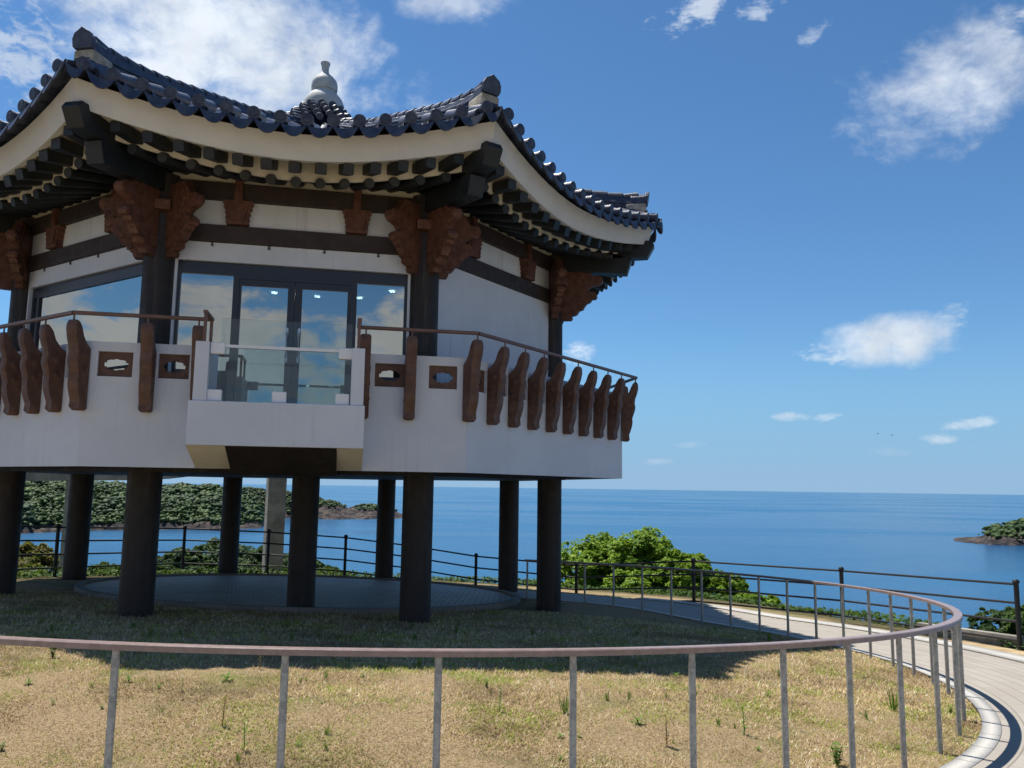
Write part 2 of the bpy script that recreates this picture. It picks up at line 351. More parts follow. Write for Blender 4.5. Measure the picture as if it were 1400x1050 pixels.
# ------------------------------------------------------------------ paving
def paver_material():
    m = bpy.data.materials.new('grey_beige_pavers'); m.use_nodes = True; t = NT(m.node_tree); b = t.n['Principled BSDF']
    oc = t.new('ShaderNodeTexCoord').outputs['Object']; sp = t.new('ShaderNodeSeparateXYZ'); t.l.new(oc, sp.inputs[0])
    x, y = sp.outputs[0], sp.outputs[1]
    r = t.m('SQRT', t.m('ADD', t.m('MULTIPLY', x, x), t.m('MULTIPLY', y, y))); a = t.m('ARCTAN2', y, x)
    af = t.m('FRACT', t.m('MULTIPLY', t.m('ADD', a, 4.0), 15.0)); ai = t.m('FLOOR', t.m('MULTIPLY', t.m('ADD', a, 4.0), 15.0))
    rf0 = t.m('ADD', t.m('MULTIPLY', r, 5.4), 0.0); rf = t.m('FRACT', rf0); ri = t.m('FLOOR', rf0)
    ja = t.m('LESS_THAN', af, .035); jr = t.m('LESS_THAN', rf, .075)
    wn = t.new('ShaderNodeTexWhiteNoise', noise_dimensions='2D'); cb = t.new('ShaderNodeCombineXYZ'); t.l.new(ai, cb.inputs[0]); t.l.new(ri, cb.inputs[1]); t.l.new(cb.outputs[0], wn.inputs['Vector'])
    c = t.mix(wn.outputs['Value'], (.29, .26, .22), (.34, .31, .265))
    c = t.mix(t.m('MULTIPLY', t.ss(t.noise(oc, 90, 3, .6), .3, .7), .35), c, (.27, .25, .22))
    c = t.mix(t.m('MULTIPLY', t.ss(t.noise(oc, 1.3, 4, .6), .45, .7), .3), c, (.30, .27, .22))
    c = t.mix(t.m('MULTIPLY', jr, .75), c, (.15, .135, .11)); c = t.mix(t.m('MULTIPLY', ja, .35), c, (.15, .135, .11))
    t.l.new(c, b.inputs['Base Color']); b.inputs['Roughness'].default_value = .85; b.inputs['Specular IOR Level'].default_value = .25
    return m
def kerb_material(name, ca, cb2, freq):
    m = bpy.data.materials.new(name); m.use_nodes = True; t = NT(m.node_tree); b = t.n['Principled BSDF']
    oc = t.new('ShaderNodeTexCoord').outputs['Object']; sp = t.new('ShaderNodeSeparateXYZ'); t.l.new(oc, sp.inputs[0])
    a = t.m('MULTIPLY', t.m('ADD', t.m('ARCTAN2', sp.outputs[1], sp.outputs[0]), 4.0), freq)
    wn = t.new('ShaderNodeTexWhiteNoise', noise_dimensions='1D'); t.l.new(t.m('FLOOR', a), wn.inputs['W'])
    c = t.mix(wn.outputs['Value'], ca, cb2)
    c = t.mix(t.m('MULTIPLY', t.ss(t.noise(oc, 60, 4, .7), .3, .7), .3), c, (.22, .21, .19))
    c = t.mix(t.m('LESS_THAN', t.m('FRACT', a), .02), c, (.12, .11, .10))
    t.l.new(c, b.inputs['Base Color']); b.inputs['Roughness'].default_value = .85; b.inputs['Specular IOR Level'].default_value = .2
    bp = t.new('ShaderNodeBump'); bp.inputs['Strength'].default_value = .3; bp.inputs['Distance'].default_value = .01
    t.l.new(t.noise(oc, 90, 4, .7), bp.inputs['Height']); t.l.new(bp.outputs[0], b.inputs['Normal']); return m
M['kerb'] = kerb_material('pale_granite_kerb', (.50, .485, .44), (.42, .405, .37), 12.0)
M['patio_kerb'] = kerb_material('grey_granite_kerb', (.22, .20, .175), (.16, .15, .13), 8.0)
M['paver'] = paver_material()
def ring_strip(name, m, cx, cy, r0, r1, a0, a1, lift, n=220, nr=8, edge=0.0, rfun=None):
    th = np.linspace(a0, a1, n); rr_ = np.linspace(0, 1, nr)
    TH, T = np.meshgrid(th, rr_, indexing='ij'); Rr = r0+(r1-r0)*T
    if rfun is not None: Rr = Rr+rfun(TH)
    x = cx+Rr*np.cos(TH); y = cy+Rr*np.sin(TH); z = G(x, y)+lift
    v = np.stack([x-cx, y-cy, z], -1); f = [grid_faces(n, nr)]
    v = v.reshape(-1, 3)
    if edge:
        base = len(v); lowv = v.copy(); lowv[:, 2] -= edge; vv = [v, lowv]
        idx = np.arange(n*nr).reshape(n, nr)
        for c_ in (0, nr-1):
            a_, b_ = idx[:-1, c_], idx[1:, c_]; f.append(np.stack([a_, b_, b_+base, a_+base], -1))
        v = np.concatenate(vv)
    f = np.concatenate(f)
    return link(name, fast(name, v, f, m, False), None, 0, (cx, cy, 0))
A0, A1 = R_(-118), R_(83)
wid = lambda th: 0*th
tag(ring_strip('path', 'paver', XC, YC, 6.84, 8.80, A0, A1, .010), kind='structure')
tag(ring_strip('path_inner_kerb', 'kerb', XC, YC, 6.71, 6.86, A0, A1, .014, nr=3, edge=.1), kind='structure')
tag(ring_strip('path_outer_kerb', 'kerb', XC, YC, 8.66, 9.12, A0, R_(60), .03, nr=3, edge=.1), kind='structure')
M['sand'] = mat('sandy_ground', (.42, .33, .20), .95, .1, col2=(.30, .22, .12), vscale=5, bump=.4, bscale=30)
tag(ring_strip('sandy_verge', 'sand', XC, YC, 9.0, 9.62, R_(-60), R_(18), .016, nr=5), kind='structure')
# patio
th = np.linspace(0, 2*PI, 97)[:-1]; rad = np.linspace(0.0001, PR, 24)
TH, T = np.meshgrid(th, rad, indexing='ij')
def patz(x, y): return -1.87-.055*(y-12)-.03*(x+4.2)
x = PCX+T*np.cos(TH); y = PCY+T*np.sin(TH)
v = np.stack([x-PCX, y-PCY, patz(x, y)+.03], -1).reshape(-1, 3); n_, k_ = TH.shape
i, j = np.meshgrid(np.arange(n_), np.arange(k_-1), indexing='ij'); i2 = (i+1) % n_
f = np.stack([i*k_+j, i2*k_+j, i2*k_+j+1, i*k_+j+1], -1).reshape(-1, 4)
M['patio'] = mat('blue_grey_patio_slabs', (.23, .23, .235), .75, .3, col2=(.16, .165, .17), vscale=7, bump=.3, bscale=8)
def patio_mat():
    m = bpy.data.materials.new('herringbone_patio_pavers'); m.use_nodes = True; t = NT(m.node_tree); b = t.n['Principled BSDF']
    oc = t.new('ShaderNodeTexCoord').outputs['Object']
    br = t.new('ShaderNodeTexBrick'); t.l.new(oc, br.inputs['Vector']); br.inputs['Scale'].default_value = 2.2
    br.inputs['Color1'].default_value = (.50, .44, .38, 1); br.inputs['Color2'].default_value = (.34, .30, .26, 1); br.inputs['Mortar'].default_value = (.09, .09, .09, 1)
    br.inputs['Mortar Size'].default_value = .035
    c = t.mix(t.m('MULTIPLY', t.ss(t.noise(oc, 1.2, 5, .65), .4, .7), .6), br.outputs['Color'], (.20, .195, .19))
    t.l.new(c, b.inputs['Base Color']); b.inputs['Roughness'].default_value = .62; return m
M['patio'] = patio_mat()
tag(link('patio', fast('patio', v, f, 'patio'), None, 0, (PCX, PCY, 0)), kind='structure')
mb = MB(); n_ = 96; prof = [(PR-.0, -.12), (PR-.0, .07), (PR+.13, .07), (PR+.13, -.12)]
vs = []
for a in range(n_):
    ca, sa = math.cos(2*PI*a/n_), math.sin(2*PI*a/n_)
    for r, z in prof: vs.append((r*ca, r*sa, patz(PCX+r*ca, PCY+r*sa)+z))
mb.add(vs, [(a*4+q, ((a+1) % n_)*4+q, ((a+1) % n_)*4+(q+1) % 4, a*4+(q+1) % 4) for a in range(n_) for q in range(4)])
o = mb.build('patio_kerb', 'patio_kerb'); o.location = (PCX, PCY, 0); tag(o, kind='structure')

# ------------------------------------------------------------------ sea
def sea_material():
    m = bpy.data.materials.new('sea_water'); m.use_nodes = True; t = NT(m.node_tree); b = t.n['Principled BSDF']
    oc = t.new('ShaderNodeTexCoord').outputs['Object']
    st = t.ss(t.noise(t.vmul(oc, (.0011, .0030, 1)), 1.0, 6, .6, .6), .40, .66)
    c = t.mix(st, (.008, .066, .160), (.016, .098, .200))
    t.l.new(c, b.inputs['Base Color']); b.inputs['IOR'].default_value = 1.33
    t.l.new(t.ss(st, 0, 1, .16, .30), b.inputs['Roughness'])
    h = t.noise(t.vmul(oc, (.30, .45, 1)), 1.0, 4, .6, .2)
    bp = t.new('ShaderNodeBump'); bp.inputs['Strength'].default_value = 1.0; bp.inputs['Distance'].default_value = .55
    t.l.new(h, bp.inputs['Height']); t.l.new(bp.outputs[0], b.inputs['Normal']); b.inputs['Specular IOR Level'].default_value = .38
    return m
M['sea'] = sea_material()
rs = np.concatenate([[1.], np.geomspace(40, 90000, 60)]); th = np.linspace(0, 2*PI, 129)[:-1]
Rg, TH = np.meshgrid(rs, th, indexing='ij')
tag(link('sea', fast('sea', np.stack([Rg*np.cos(TH), Rg*np.sin(TH), 0*Rg], -1).reshape(-1, 3), grid_faces(len(rs), len(th), True), 'sea'), None, 0, (0, 0, SEA)), kind='structure')

# ------------------------------------------------------------------ far land
def land_material():
    m = bpy.data.materials.new('wooded_cliff_land'); m.use_nodes = True; t = NT(m.node_tree); b = t.n['Principled BSDF']
    oc = t.new('ShaderNodeTexCoord').outputs['Object']; sp = t.new('ShaderNodeSeparateXYZ'); t.l.new(oc, sp.inputs[0])
    rock = t.mix(t.ss(t.noise(t.vmul(oc, (1, 1, 3.5)), .09, 8, .75), .42, .56), (.095, .078, .066), (.022, .022, .026))
    green = t.mix(t.ss(t.noise(oc, .09, 5, .6), .35, .65), (.022, .036, .018), (.036, .050, .022))
    k = t.m('ADD', sp.outputs[2], t.m('MULTIPLY', t.noise(oc, .05, 4, .6), -16.0))
    att = t.new('ShaderNodeAttribute', attribute_name='rocky')
    lim = t.ss(t.m('SUBTRACT', k, att.outputs['Fac']), SEA-4, SEA+3)
    t.l.new(t.mix(lim, rock, green), b.inputs['Base Color']); b.inputs['Roughness'].default_value = .95; b.inputs['Specular IOR Level'].default_value = .1
    return m
M['land'] = land_material()
def hor(px): return 665.5+.0137*(px-700)
def headland(name, fname, prof, shore, depth, rockh, seed, ntree, tree_h=7.0, tmin=6.0, rockf=None):
    """prof: list (px, y of the crest); shore: list (px, distance of the waterline)."""
    px = np.linspace(prof[0][0], prof[-1][0], 340); crest = np.interp(px, [p[0] for p in prof], [p[1] for p in prof])
    ds = np.interp(px, [p[0] for p in shore], [p[1] for p in shore])*(1+.012*fbm(px/22, px*0+seed, 4, seed))
    dr = ds+depth*.42
    zc = -(crest-hor(px))/FPX*dr
    T_ = np.linspace(-.04, 1.15, 120); P_, T = np.meshgrid(px, T_, indexing='ij')
    D = ds[:, None]+T*depth; x = (P_-700)/FPX*D; y = D.copy()
    t = np.clip(T/.42, 0, 1); up = np.where(T < .42, np.sin(t*PI/2)**.75, np.cos(np.clip((T-.42)/.62, 0, 1)*PI/2)**.8)
    hgt = np.maximum(zc[:, None]-SEA, 0); nz = fbm(x/60, y/60, 5, seed)
    gul = 1-np.abs(fbm(x/38, y/55, 3, seed+9))
    z = SEA-2+(hgt+2)*np.clip(up*(1+.16*nz*(T < .9))*(.86+.14*gul), 0, None)
    z = np.where(T < 0, SEA-3, z)+fbm(x/12, y/12, 5, seed+4)*5.0*np.clip(hgt/15, 0, 1)
    z = np.where(T > 1.05, SEA-3, z)
    rk = rockf(P_) if rockf else np.full_like(P_, rockh)
    me = fast(name, np.stack([x, y, z], -1).reshape(-1, 3), grid_faces(len(px), len(T_)), 'land', True)
    at = me.attributes.new('rocky', 'FLOAT', 'POINT'); at.data.foreach_set('value', rk.astype(np.float32).ravel())
    o = link(name, me); tag(o, kind='structure')
    # forest: thousands of crowns nobody could count
    xs, ys, zs, T2, rk2, P2 = [q.ravel() for q in (x, y, z, T, rk, P_)]
    ok = np.where((T2 > .02) & (T2 < .8) & (zs > SEA+rk2+tmin+RNG.rand(len(zs))*7))[0]
    if ntree and len(ok):
        pick = RNG.choice(ok, ntree); ico = ICO
        sc = (RNG.rand(ntree)**2.2*1.5+.45)*tree_h*.5
        ang = RNG.rand(ntree)*6.28
        V = ico[0][None, :, :]*(1+.33*RNG.randn(ntree, len(ico[0]))[:, :, None])
        V = V*np.stack([sc, sc, sc*.7], -1)[:, None, :]
        c = np.stack([xs[pick]+RNG.randn(ntree)*2, ys[pick]+RNG.randn(ntree)*2.5, zs[pick]+sc*.25], -1)
        V = (V+c[:, None, :]).reshape(-1, 3); F = (ico[1][None]+np.arange(ntree)[:, None, None]*len(ico[0])).reshape(-1, 3)
        tag(link(fname, fast(fname, V, F, 'forest_canopy', False)), 'distant broadleaf forest covering the hills', 'forest', kind='stuff')
    return o
def ico_sub():
    import bmesh
    bm = bmesh.new(); bmesh.ops.create_icosphere(bm, subdivisions=1, radius=1)
    v = np.array([q.co[:] for q in bm.verts]); f = np.array([[q.index for q in p.verts] for p in bm.faces]); bm.free(); return v, f
ICO = ico_sub()
headland('wooded_hills', 'forest', [(-260, 662), (-60, 655), (20, 656), (60, 661), (110, 659), (160, 661), (200, 666), (245, 665), (290, 668), (330, 674), (356, 690), (372, 716)],
         [(-260, 640), (-60, 660), (32, 690), (75, 720), (130, 752), (220, 800), (305, 812), (372, 835)], 420, 1, 21, 42000, 3.7, 1.0)
headland('rocky_headland', 'forest', [(262, 676), (307, 670), (337, 669), (365, 670), (395, 672), (418, 678), (432, 681), (457, 684), (470, 690), (480, 694), (512, 690), (530, 693), (545, 698), (556, 704), (566, 708)],
         [(262, 1110), (340, 1130), (440, 1085), (475, 1080), (520, 1110), (566, 1115)], 240, 6, 33, 11000, 3.2, 2, rockf=lambda P_: np.interp(P_, [390, 425, 450, 560], [2, 7, 12, 3]))
headland('islet', 'forest', [(1285, 737), (1300, 735), (1310, 734.4), (1325, 734), (1338, 731), (1343, 724), (1352, 722), (1365, 720), (1380, 715), (1392, 711), (1410, 707), (1460, 700), (1540, 704), (1600, 735)],
         [(1285, 743), (1310, 742), (1345, 728), (1400, 722), (1600, 715)], 150, 4, 47, 2600, 3.6, 2, rockf=lambda P_: np.interp(P_, [1330, 1345, 1420], [6, 2, 0]))
tag(bpy.data.objects['forest.001'], 'dark wood on the top of the far rocky headland', 'forest'); tag(bpy.data.objects['forest.002'], 'dark wood covering the islet at the right edge', 'forest')

# ------------------------------------------------------------------ trees
def crown_mesh(name, m, lobes, nleaf, size, seed=0, up=.5):
    """leaf clumps spread over and through several lobes; lobes = (x, y, z, rx, ry, rz)"""
    r = np.random.RandomState(seed); L = np.array(lobes, float); wts = (L[:, 3]*L[:, 4]+L[:, 3]*L[:, 5]); wts /= wts.sum()
    ncl = max(8, nleaf//60); li = r.choice(len(L), ncl, p=wts)
    d = r.randn(ncl, 3); d[:, 2] = d[:, 2]*.9+.25; d /= np.linalg.norm(d, axis=1)[:, None]
    rad = np.clip(1-np.abs(r.randn(ncl))*.14, .3, 1.05)
    cc_ = L[li, :3]+d*L[li, 3:6]*rad[:, None]; cs = (.16+.16*r.rand(ncl))*L[li, 3:6].mean(1)
    k = r.randint(0, ncl, nleaf); e = r.randn(nleaf, 3); e /= np.linalg.norm(e, axis=1)[:, None]; e[:, 2] = np.where(e[:, 2] < -.2, -e[:, 2], e[:, 2])
    p = cc_[k]+e*(cs[k]*(.75+.35*r.rand(nleaf)))[:, None]
    nrm = e*.6+d[k]*.5+r.randn(nleaf, 3)*.45+np.array([0, 0, up]); nrm /= np.linalg.norm(nrm, axis=1)[:, None]
    t = np.cross(nrm, r.randn(nleaf, 3)); t /= np.linalg.norm(t, axis=1)[:, None]; b = np.cross(nrm, t)
    s = size*(.6+.8*r.rand(nleaf))[:, None]
    V = np.stack([p-t*s, p+b*s*.45-nrm*s*.1, p+t*s, p-b*s*.45-nrm*s*.1], 1).reshape(-1, 3)
    F = np.arange(nleaf*4).reshape(-1, 4)
    return fast(name, V, F, m)
def tree(x, y, zb, lobes, m, nleaf, size, label, cat='tree', group=None, trunk=True, seed=1, name='broadleaf_tree', tr=.12):
    t = thing(name, (x, y, zb), label, cat, group=group)
    link('crown', crown_mesh('crown', m, lobes, nleaf, size, seed), t)
    if trunk:
        mb = MB(); top = max(l[2] for l in lobes); mb.tube([(0, 0, -.5), (.05, .03, top*.35), (-.04, .06, top*.75)], [tr, tr*.8, tr*.4], 8)
        for l in lobes[1:14]: mb.tube([(0, 0, top*.3), (l[0]*.5, l[1]*.5, l[2]*.75), (l[0]*.85, l[1]*.85, l[2])], [tr*.55, tr*.4, tr*.15], 6)
        mb.build('trunk', 'bark', t, True)
    return t
def at(px, py, Yd): d = ray(px, py); return d*Yd
def crown_tree(px, ytop, wpx, Yd, hgt, m, nleaf, size, label, seed, group=None, name='broadleaf_tree', flat=.8, extra=()):
    """a tree standing Yd metres away whose crown is wpx pixels wide there"""
    ytop += .075*wpx; top = at(px, ytop, Yd); zb = top[2]-hgt; g = gz(top[0], top[1]); zb = min(zb, max(g, zb)) if g < zb else g
    hgt = top[2]-zb; r = wpx/FPX*Yd/2; rs_ = np.random.RandomState(seed); lobes = [(0, 0, hgt-r*flat, r*.60, r*.60, r*flat*.8)]
    for i in range(17):
        a = i*2.4+rs_.rand()*.5; e = math.asin(min(1, i/16*1.15-.15)) if i > 2 else -.15; q = r*(.25+.13*rs_.rand())
        lobes.append((math.cos(a)*math.cos(e)*r*.72, math.sin(a)*math.cos(e)*r*.72, hgt-r*flat+math.sin(e)*(r*flat-q*.8), q, q, q*.85))
    for dx, dz, rq in extra: lobes.append((dx, rs_.randn()*.3, hgt+dz, rq, rq, rq*.85))
    return tree(top[0], top[1], zb, lobes, m, nleaf, size, label, group=group, seed=seed, name=name, tr=.05+.05*r)
crown_tree(848, 722, 215, 27, 4.6, 'leaf_bright', 62000, .085, 'large bright green round tree rising behind the black fence', 5, extra=((-.9, -.9, 1.1), (.9, -.55, 1.0), (0, -1.9, 1.6)))
crown_tree(928, 747, 105, 26, 4.0, 'leaf_bright', 24000, .08, 'smaller bright green tree just right of the large round tree', 6)
crown_tree(985, 775, 80, 25.5, 3.6, 'leaf_bright', 16000, .08, 'loose mid green tree behind the fence, left of the sunlit kerb', 7)
crown_tree(1032, 806, 88, 24, 3.0, 'leaf_bright', 16000, .075, 'low light green bush at the right foot of the tree group', 8, name='bush')
crown_tree(738, 790, 60, 25, 3.0, 'leaf_bright', 10000, .08, 'small bright green bush between two dark columns', 9, name='bush')
for i, (px, yt, wp, Yd, mm, lb) in enumerate([(1205, 868, 75, 19.5, 'leaf_mid', 'low green shrub left of the others beyond the right fence'), (1262, 843, 75, 18.5, 'leaf_mid', 'pointed green shrub beyond the fence near the handrail bend'),
        (1312, 858, 70, 17.5, 'leaf_dark', 'dark green shrub behind the concrete edge by the fence'), (1372, 822, 95, 17.5, 'leaf_dark', 'tallest dark green shrub beside the fence end post'), (1425, 818, 90, 16.5, 'leaf_mid', 'green shrub cut by the right edge of the view')]):
    crown_tree(px, yt, wp, Yd, 2.4, mm, 15000, .045, lb, 20+i, name='shrub')
for i, (px, yt, wp, Yd, lb) in enumerate([(300, 731, 150, 46, 'dark green tree seen between columns, left one of the dark clump'), (365, 741, 110, 44, 'dark green tree behind the pale concrete pillar'), (250, 744, 90, 43, 'dark green tree beside a fence post, left of the dark clump'),
        (410, 752, 100, 42, 'dark green tree falling away right of the concrete pillar'), (455, 772, 70, 40, 'lowest dark green tree at the right foot of the slope'), (330, 760, 200, 38, 'broad dark tree low in front of the dark clump'), (225, 768, 80, 36, 'dark green shrubby tree low behind the left columns')]):
    crown_tree(px, yt, wp, Yd, 7, 'leaf_dark', 24000, .11, lb, 40+i)
crown_tree(40, 737, 80, 34, 6, 'leaf_orange', 9000, .14, 'orange tinged tree beyond the fence at far left', 60)
crown_tree(20, 752, 90, 31, 6, 'leaf_orange', 8000, .13, 'olive tree with rusty leaves at the left edge', 61)
crown_tree(55, 776, 60, 25, 3, 'leaf_bright', 5000, .10, 'light green bush at the foot of the left fence post', 62, name='bush')
crown_tree(145, 766, 60, 27, 3, 'leaf_mid', 5000, .11, 'green bush between the two left columns', 63, name='bush')
# undergrowth on the slope below the fence
n_ = 150000; a = RNG.rand(n_)*2*PI; r = 9.5+RNG.rand(n_)**1.6*26
xx = -1.6+r*np.cos(a); yy = 12.6+r*np.sin(a); keep = (yy > 13+.2*np.abs(xx)) | ((xx > 7) & (yy > 9)); xx, yy = xx[keep], yy[keep]; n_ = len(xx)
zz = hill(xx, yy)+RNG.rand(n_)*(.16+.25*sst(10.5, 15, np.hypot(xx+1.6, yy-12.6)))*(1+fbm(xx/2, yy/2, 3, 8)*1.2)
p = np.stack([xx, yy, zz], -1); nr_ = RNG.randn(n_, 3)*.6+[0, -.3, 1]; nr_ /= np.linalg.norm(nr_, axis=1)[:, None]
t_ = np.cross(nr_, RNG.randn(n_, 3)); t_ /= np.linalg.norm(t_, axis=1)[:, None]; b_ = np.cross(nr_, t_); s_ = ((.028+.04*RNG.rand(n_))*np.clip(np.hypot(xx+1.6, yy-12.6)/11, 1, 2.5))[:, None]
V = np.stack([p-t_*s_, p+b_*s_*.5, p+t_*s_, p-b_*s_*.5], 1).reshape(-1, 3)
tag(link('undergrowth', fast('undergrowth', V, np.arange(n_*4).reshape(-1, 4), 'leaf_mid')), 'leafy undergrowth covering the slope below the fence', 'undergrowth', kind='stuff')
# pine leaning from the islet
d = ray(1354, 741); px_, py_ = d[0]*738, 738.; t = thing('pine_tree', (px_, py_, SEA+5.5), 'small flat topped pine leaning over the tip of the islet', 'tree')
MB().tube([(1.5, 0, 0), (.6, 0, 4.5), (-1.6, 0, 8.5)], [.5, .4, .2], 6).build('trunk', 'bark', t, True)
link('crown', crown_mesh('crown', 'leaf_dark', [(-1.8, 0, 9.2, 3.2, 2.5, 1.0), (-3.6, 0, 8.5, 2, 1.6, .6), (.6, 0, 8.6, 2, 1.6, .6)], 1500, .5, 3), t)

# ------------------------------------------------------------------ pavilion
ZB = -2.1; OFF = (0, 0, ZB); C8 = math.cos(PI/8); T8 = math.tan(PI/8)
PV = thing('pavilion', (CXP, CYP, ZB), 'octagonal white pavilion on dark columns with curved blue black tiled roof', 'pavilion', PHI)
def face_rot(k): return (k+1)*PI/4          # geometry is drawn for the front face (k = -1), normal -Y
def P8(R, k): a = -PI/2-PI/8+(k+1)*PI/4; return Vector((R*math.cos(a), R*math.sin(a)))  # vertex k, -1 = left front
def inst(name, me, k, extra=0.0): return link(name, me, PV, face_rot(k)+extra)
# columns
col_me = MB().lathe([(.2285, -.5+ZB), (.2285, 4.45)], n=36).mesh('column', 'column', True, OFF)
cols = {}
for k in range(-3, 5):
    q = P8(5.0, k); g = gz(*(Matrix.Rotation(PHI, 2) @ q + Vector((CXP, CYP))))
    cols[k] = link('column', col_me, PV, 0, (q.x, q.y, 0))
wx, wy = gp(408, 833)[:2]; lc = Matrix.Rotation(-PHI, 2) @ (Vector((wx, wy+.12))-Vector((CXP, CYP)))
link('column', MB().lathe([(.22, -.5+ZB), (.22, .6)], n=36).mesh('column', 'column', True, OFF), PV, 0, (lc.x, lc.y, 0))
# deck slab
oct_ = lambda R: [tuple(P8(R, k)) for k in range(-1, 7)]
MB().prism(oct_(6.18), .205, .955).build('floor_slab', 'soffit_shade', PV, off=OFF)  # shade on the underside is put into the slab's colour
MB().prism(oct_(5.3), .15, .203).build('ring_beam', 'column', PV, off=OFF)
MB().prism(oct_(6.17), .957, .975).build('deck_floor', 'concrete', PV, off=OFF)
AP = 6.36*C8; HL = 6.36*T8*C8      # face distance and half length
TW = .16
# parapet walls per face: openings at given fractions
def parapet(openings, gap=None):
    mb = MB(); z0, z1, za, zb = .19, 1.77, 1.325, 1.645; yo, yi = -AP, -AP+TW
    hin = (AP-TW)*T8
    def seg(f0, f1, za_, zb_):
        xo0, xo1 = -HL+2*HL*f0, -HL+2*HL*f1
        xi0 = xo0 if f0 > 0 else -hin; xi1 = xo1 if f1 < 1 else hin
        mb.hexa([(xo0, yo, za_), (xo1, yo, za_), (xi1, yi, za_), (xi0, yi, za_), (xo0, yo, zb_), (xo1, yo, zb_), (xi1, yi, zb_), (xi0, yi, zb_)])
    cuts = [(0, 1)] if not gap else [(0, gap[0]), (gap[1], 1)]
    seg(0, 1, z0, .98)
    for c0, c1 in cuts:
        seg(c0, c1, .98, za); seg(c0, c1, zb, z1)
        xs = [c0]+[q for o_ in openings if c0 <= o_[0] < c1 for q in o_]+[c1]
        for a_, b_ in zip(xs[::2], xs[1::2]): seg(a_, b_, za, zb)
    return mb
def lattice(f0, f1):
    x0, x1 = -HL+2*HL*f0, -HL+2*HL*f1; xm, hw = (x0+x1)/2, (x1-x0)/2; zm, hh = 1.485, .16; y0, y1 = -AP+.04, -AP+.07; mb = MB()
    def q(a0, a1, b0, b1): mb.box(xm+hw*a0, xm+hw*a1, y0, y1, zm+hh*b0, zm+hh*b1)
    q(-1, 1, .46, 1); q(-1, 1, -1, -.46); q(-1, -.70, -.46, .46); q(.70, 1, -.46, .46)
    for sx_ in (-1, 1):
        for sz_ in (-1, 1):
            q(*sorted((sx_*.56, sx_*.70)), *sorted((sz_*.16, sz_*.46))); q(*sorted((sx_*.44, sx_*.56)), *sorted((sz_*.34, sz_*.46)))
    for sz_ in (-1, 1): q(-.44, -.14, *sorted((sz_*.40, sz_*.46))); q(.14, .44, *sorted((sz_*.40, sz_*.46)))
    return mb
ev = [((i+.5)/9-.038, (i+.5)/9+.038) for i in range(9)]
fr_open = [(.03, .115), (.178, .255), (.741, .823), (.891, .971)]
pm_front = parapet(fr_open, (.29, .715)).mesh('parapet_wall', 'white', False, OFF); pm_side = parapet(ev).mesh('parapet_wall', 'white', False, OFF)
lat_side = [lattice(*o_).mesh('lattice_panel', 'baluster', False, OFF) for o_ in ev]
for k in range(-3, 5):
    o = inst('parapet_wall', pm_front if k == -1 else pm_side, k)
    if k == -1:
        for q in fr_open: lattice(*q).build('lattice_panel', 'baluster', o, off=OFF)
    elif k in (-2, 0):
        for me in lat_side: link('lattice_panel', me, o)
    else:
        for me in lat_side[::2]: link('lattice_panel', me, o)
# carved balusters on the parapet
bal = [(.005, .88), (.10, .875), (.135, .90), (.125, .95), (.125, .99), (.15, 1.07), (.188, 1.17), (.198, 1.24), (.192, 1.31), (.215, 1.38), (.245, 1.47), (.25, 1.53), (.238, 1.60), (.25, 1.68), (.285, 1.78), (.305, 1.87), (.302, 1.95), (.28, 1.985), (.235, 1.985), (.205, 1.955), (.18, 1.90), (.135, 1.80), (.07, 1.725), (.005, 1.66)]
def baluster_mesh():
    n = len(bal); cx_ = sum(p_[0] for p_ in bal)/n; mb = MB(); vs = []
    for t_, ins in ((-.072, .022), (-.048, 0), (.048, 0), (.072, .022)):
        for a_, z_ in bal:
            dx = cx_-a_; dz = 1.43-z_; L_ = math.hypot(dx, dz*.3)+1e-6; vs.append((t_, -(a_+(dx/L_*ins if a_ > .02 else 0)), z_+(ins if z_ < 1.0 else -ins if z_ > 1.9 else 0)))
    fs = [tuple(range(n)), tuple(range(3*n, 4*n))[::-1]]
    for l in range(3): fs += [(l*n+i, (l+1)*n+i, (l+1)*n+(i+1) % n, l*n+(i+1) % n) for i in range(n)]
    mb.add(vs, fs)
    # carved scrolls on both cheeks
    for sx_ in (-1, 1):
        for (a_, z_, r_) in ((.11, 1.55, .055), (.10, 1.35, .045), (.085, 1.15, .035)):
            mb.tube([(sx_*.070, -a_, z_), (sx_*.080, -a_, z_)], [r_, r_*.7], 12)
    return mb.mesh('carved_baluster', 'baluster', True, OFF)
bal_me = baluster_mesh(); rod_me = MB().tube([(0, -.255, 1.98), (0, -.255, 2.06)], .012, 6).mesh('rod', 'railwood', True, OFF)
def put_bal(k, f):
    x_ = -HL+2*HL*f; a = face_rot(k)
    if f in (0, 1):
        v_ = P8(6.36, k+(1 if f == 1 else 0)); ang = math.atan2(v_.y, v_.x)+PI/2; loc = v_
    else:
        v_ = Matrix.Rotation(a, 2) @ Vector((x_, -AP)); ang = a; loc = v_
    o = link('carved_baluster', bal_me, PV, ang, (loc.x, loc.y, 0)); link('rod', rod_me, o)
for f in (.157, .282, .712, .837): put_bal(-1, f)
for k in (-2, 0, 1, -3): [put_bal(k, i/9) for i in range(1, 9)]
for k in (2, 3): [put_bal(k, i/9) for i in range(1, 9)]
for k in (-3, -2, -1, 0, 1, 2): put_bal(k, 0)
put_bal(2, 1)
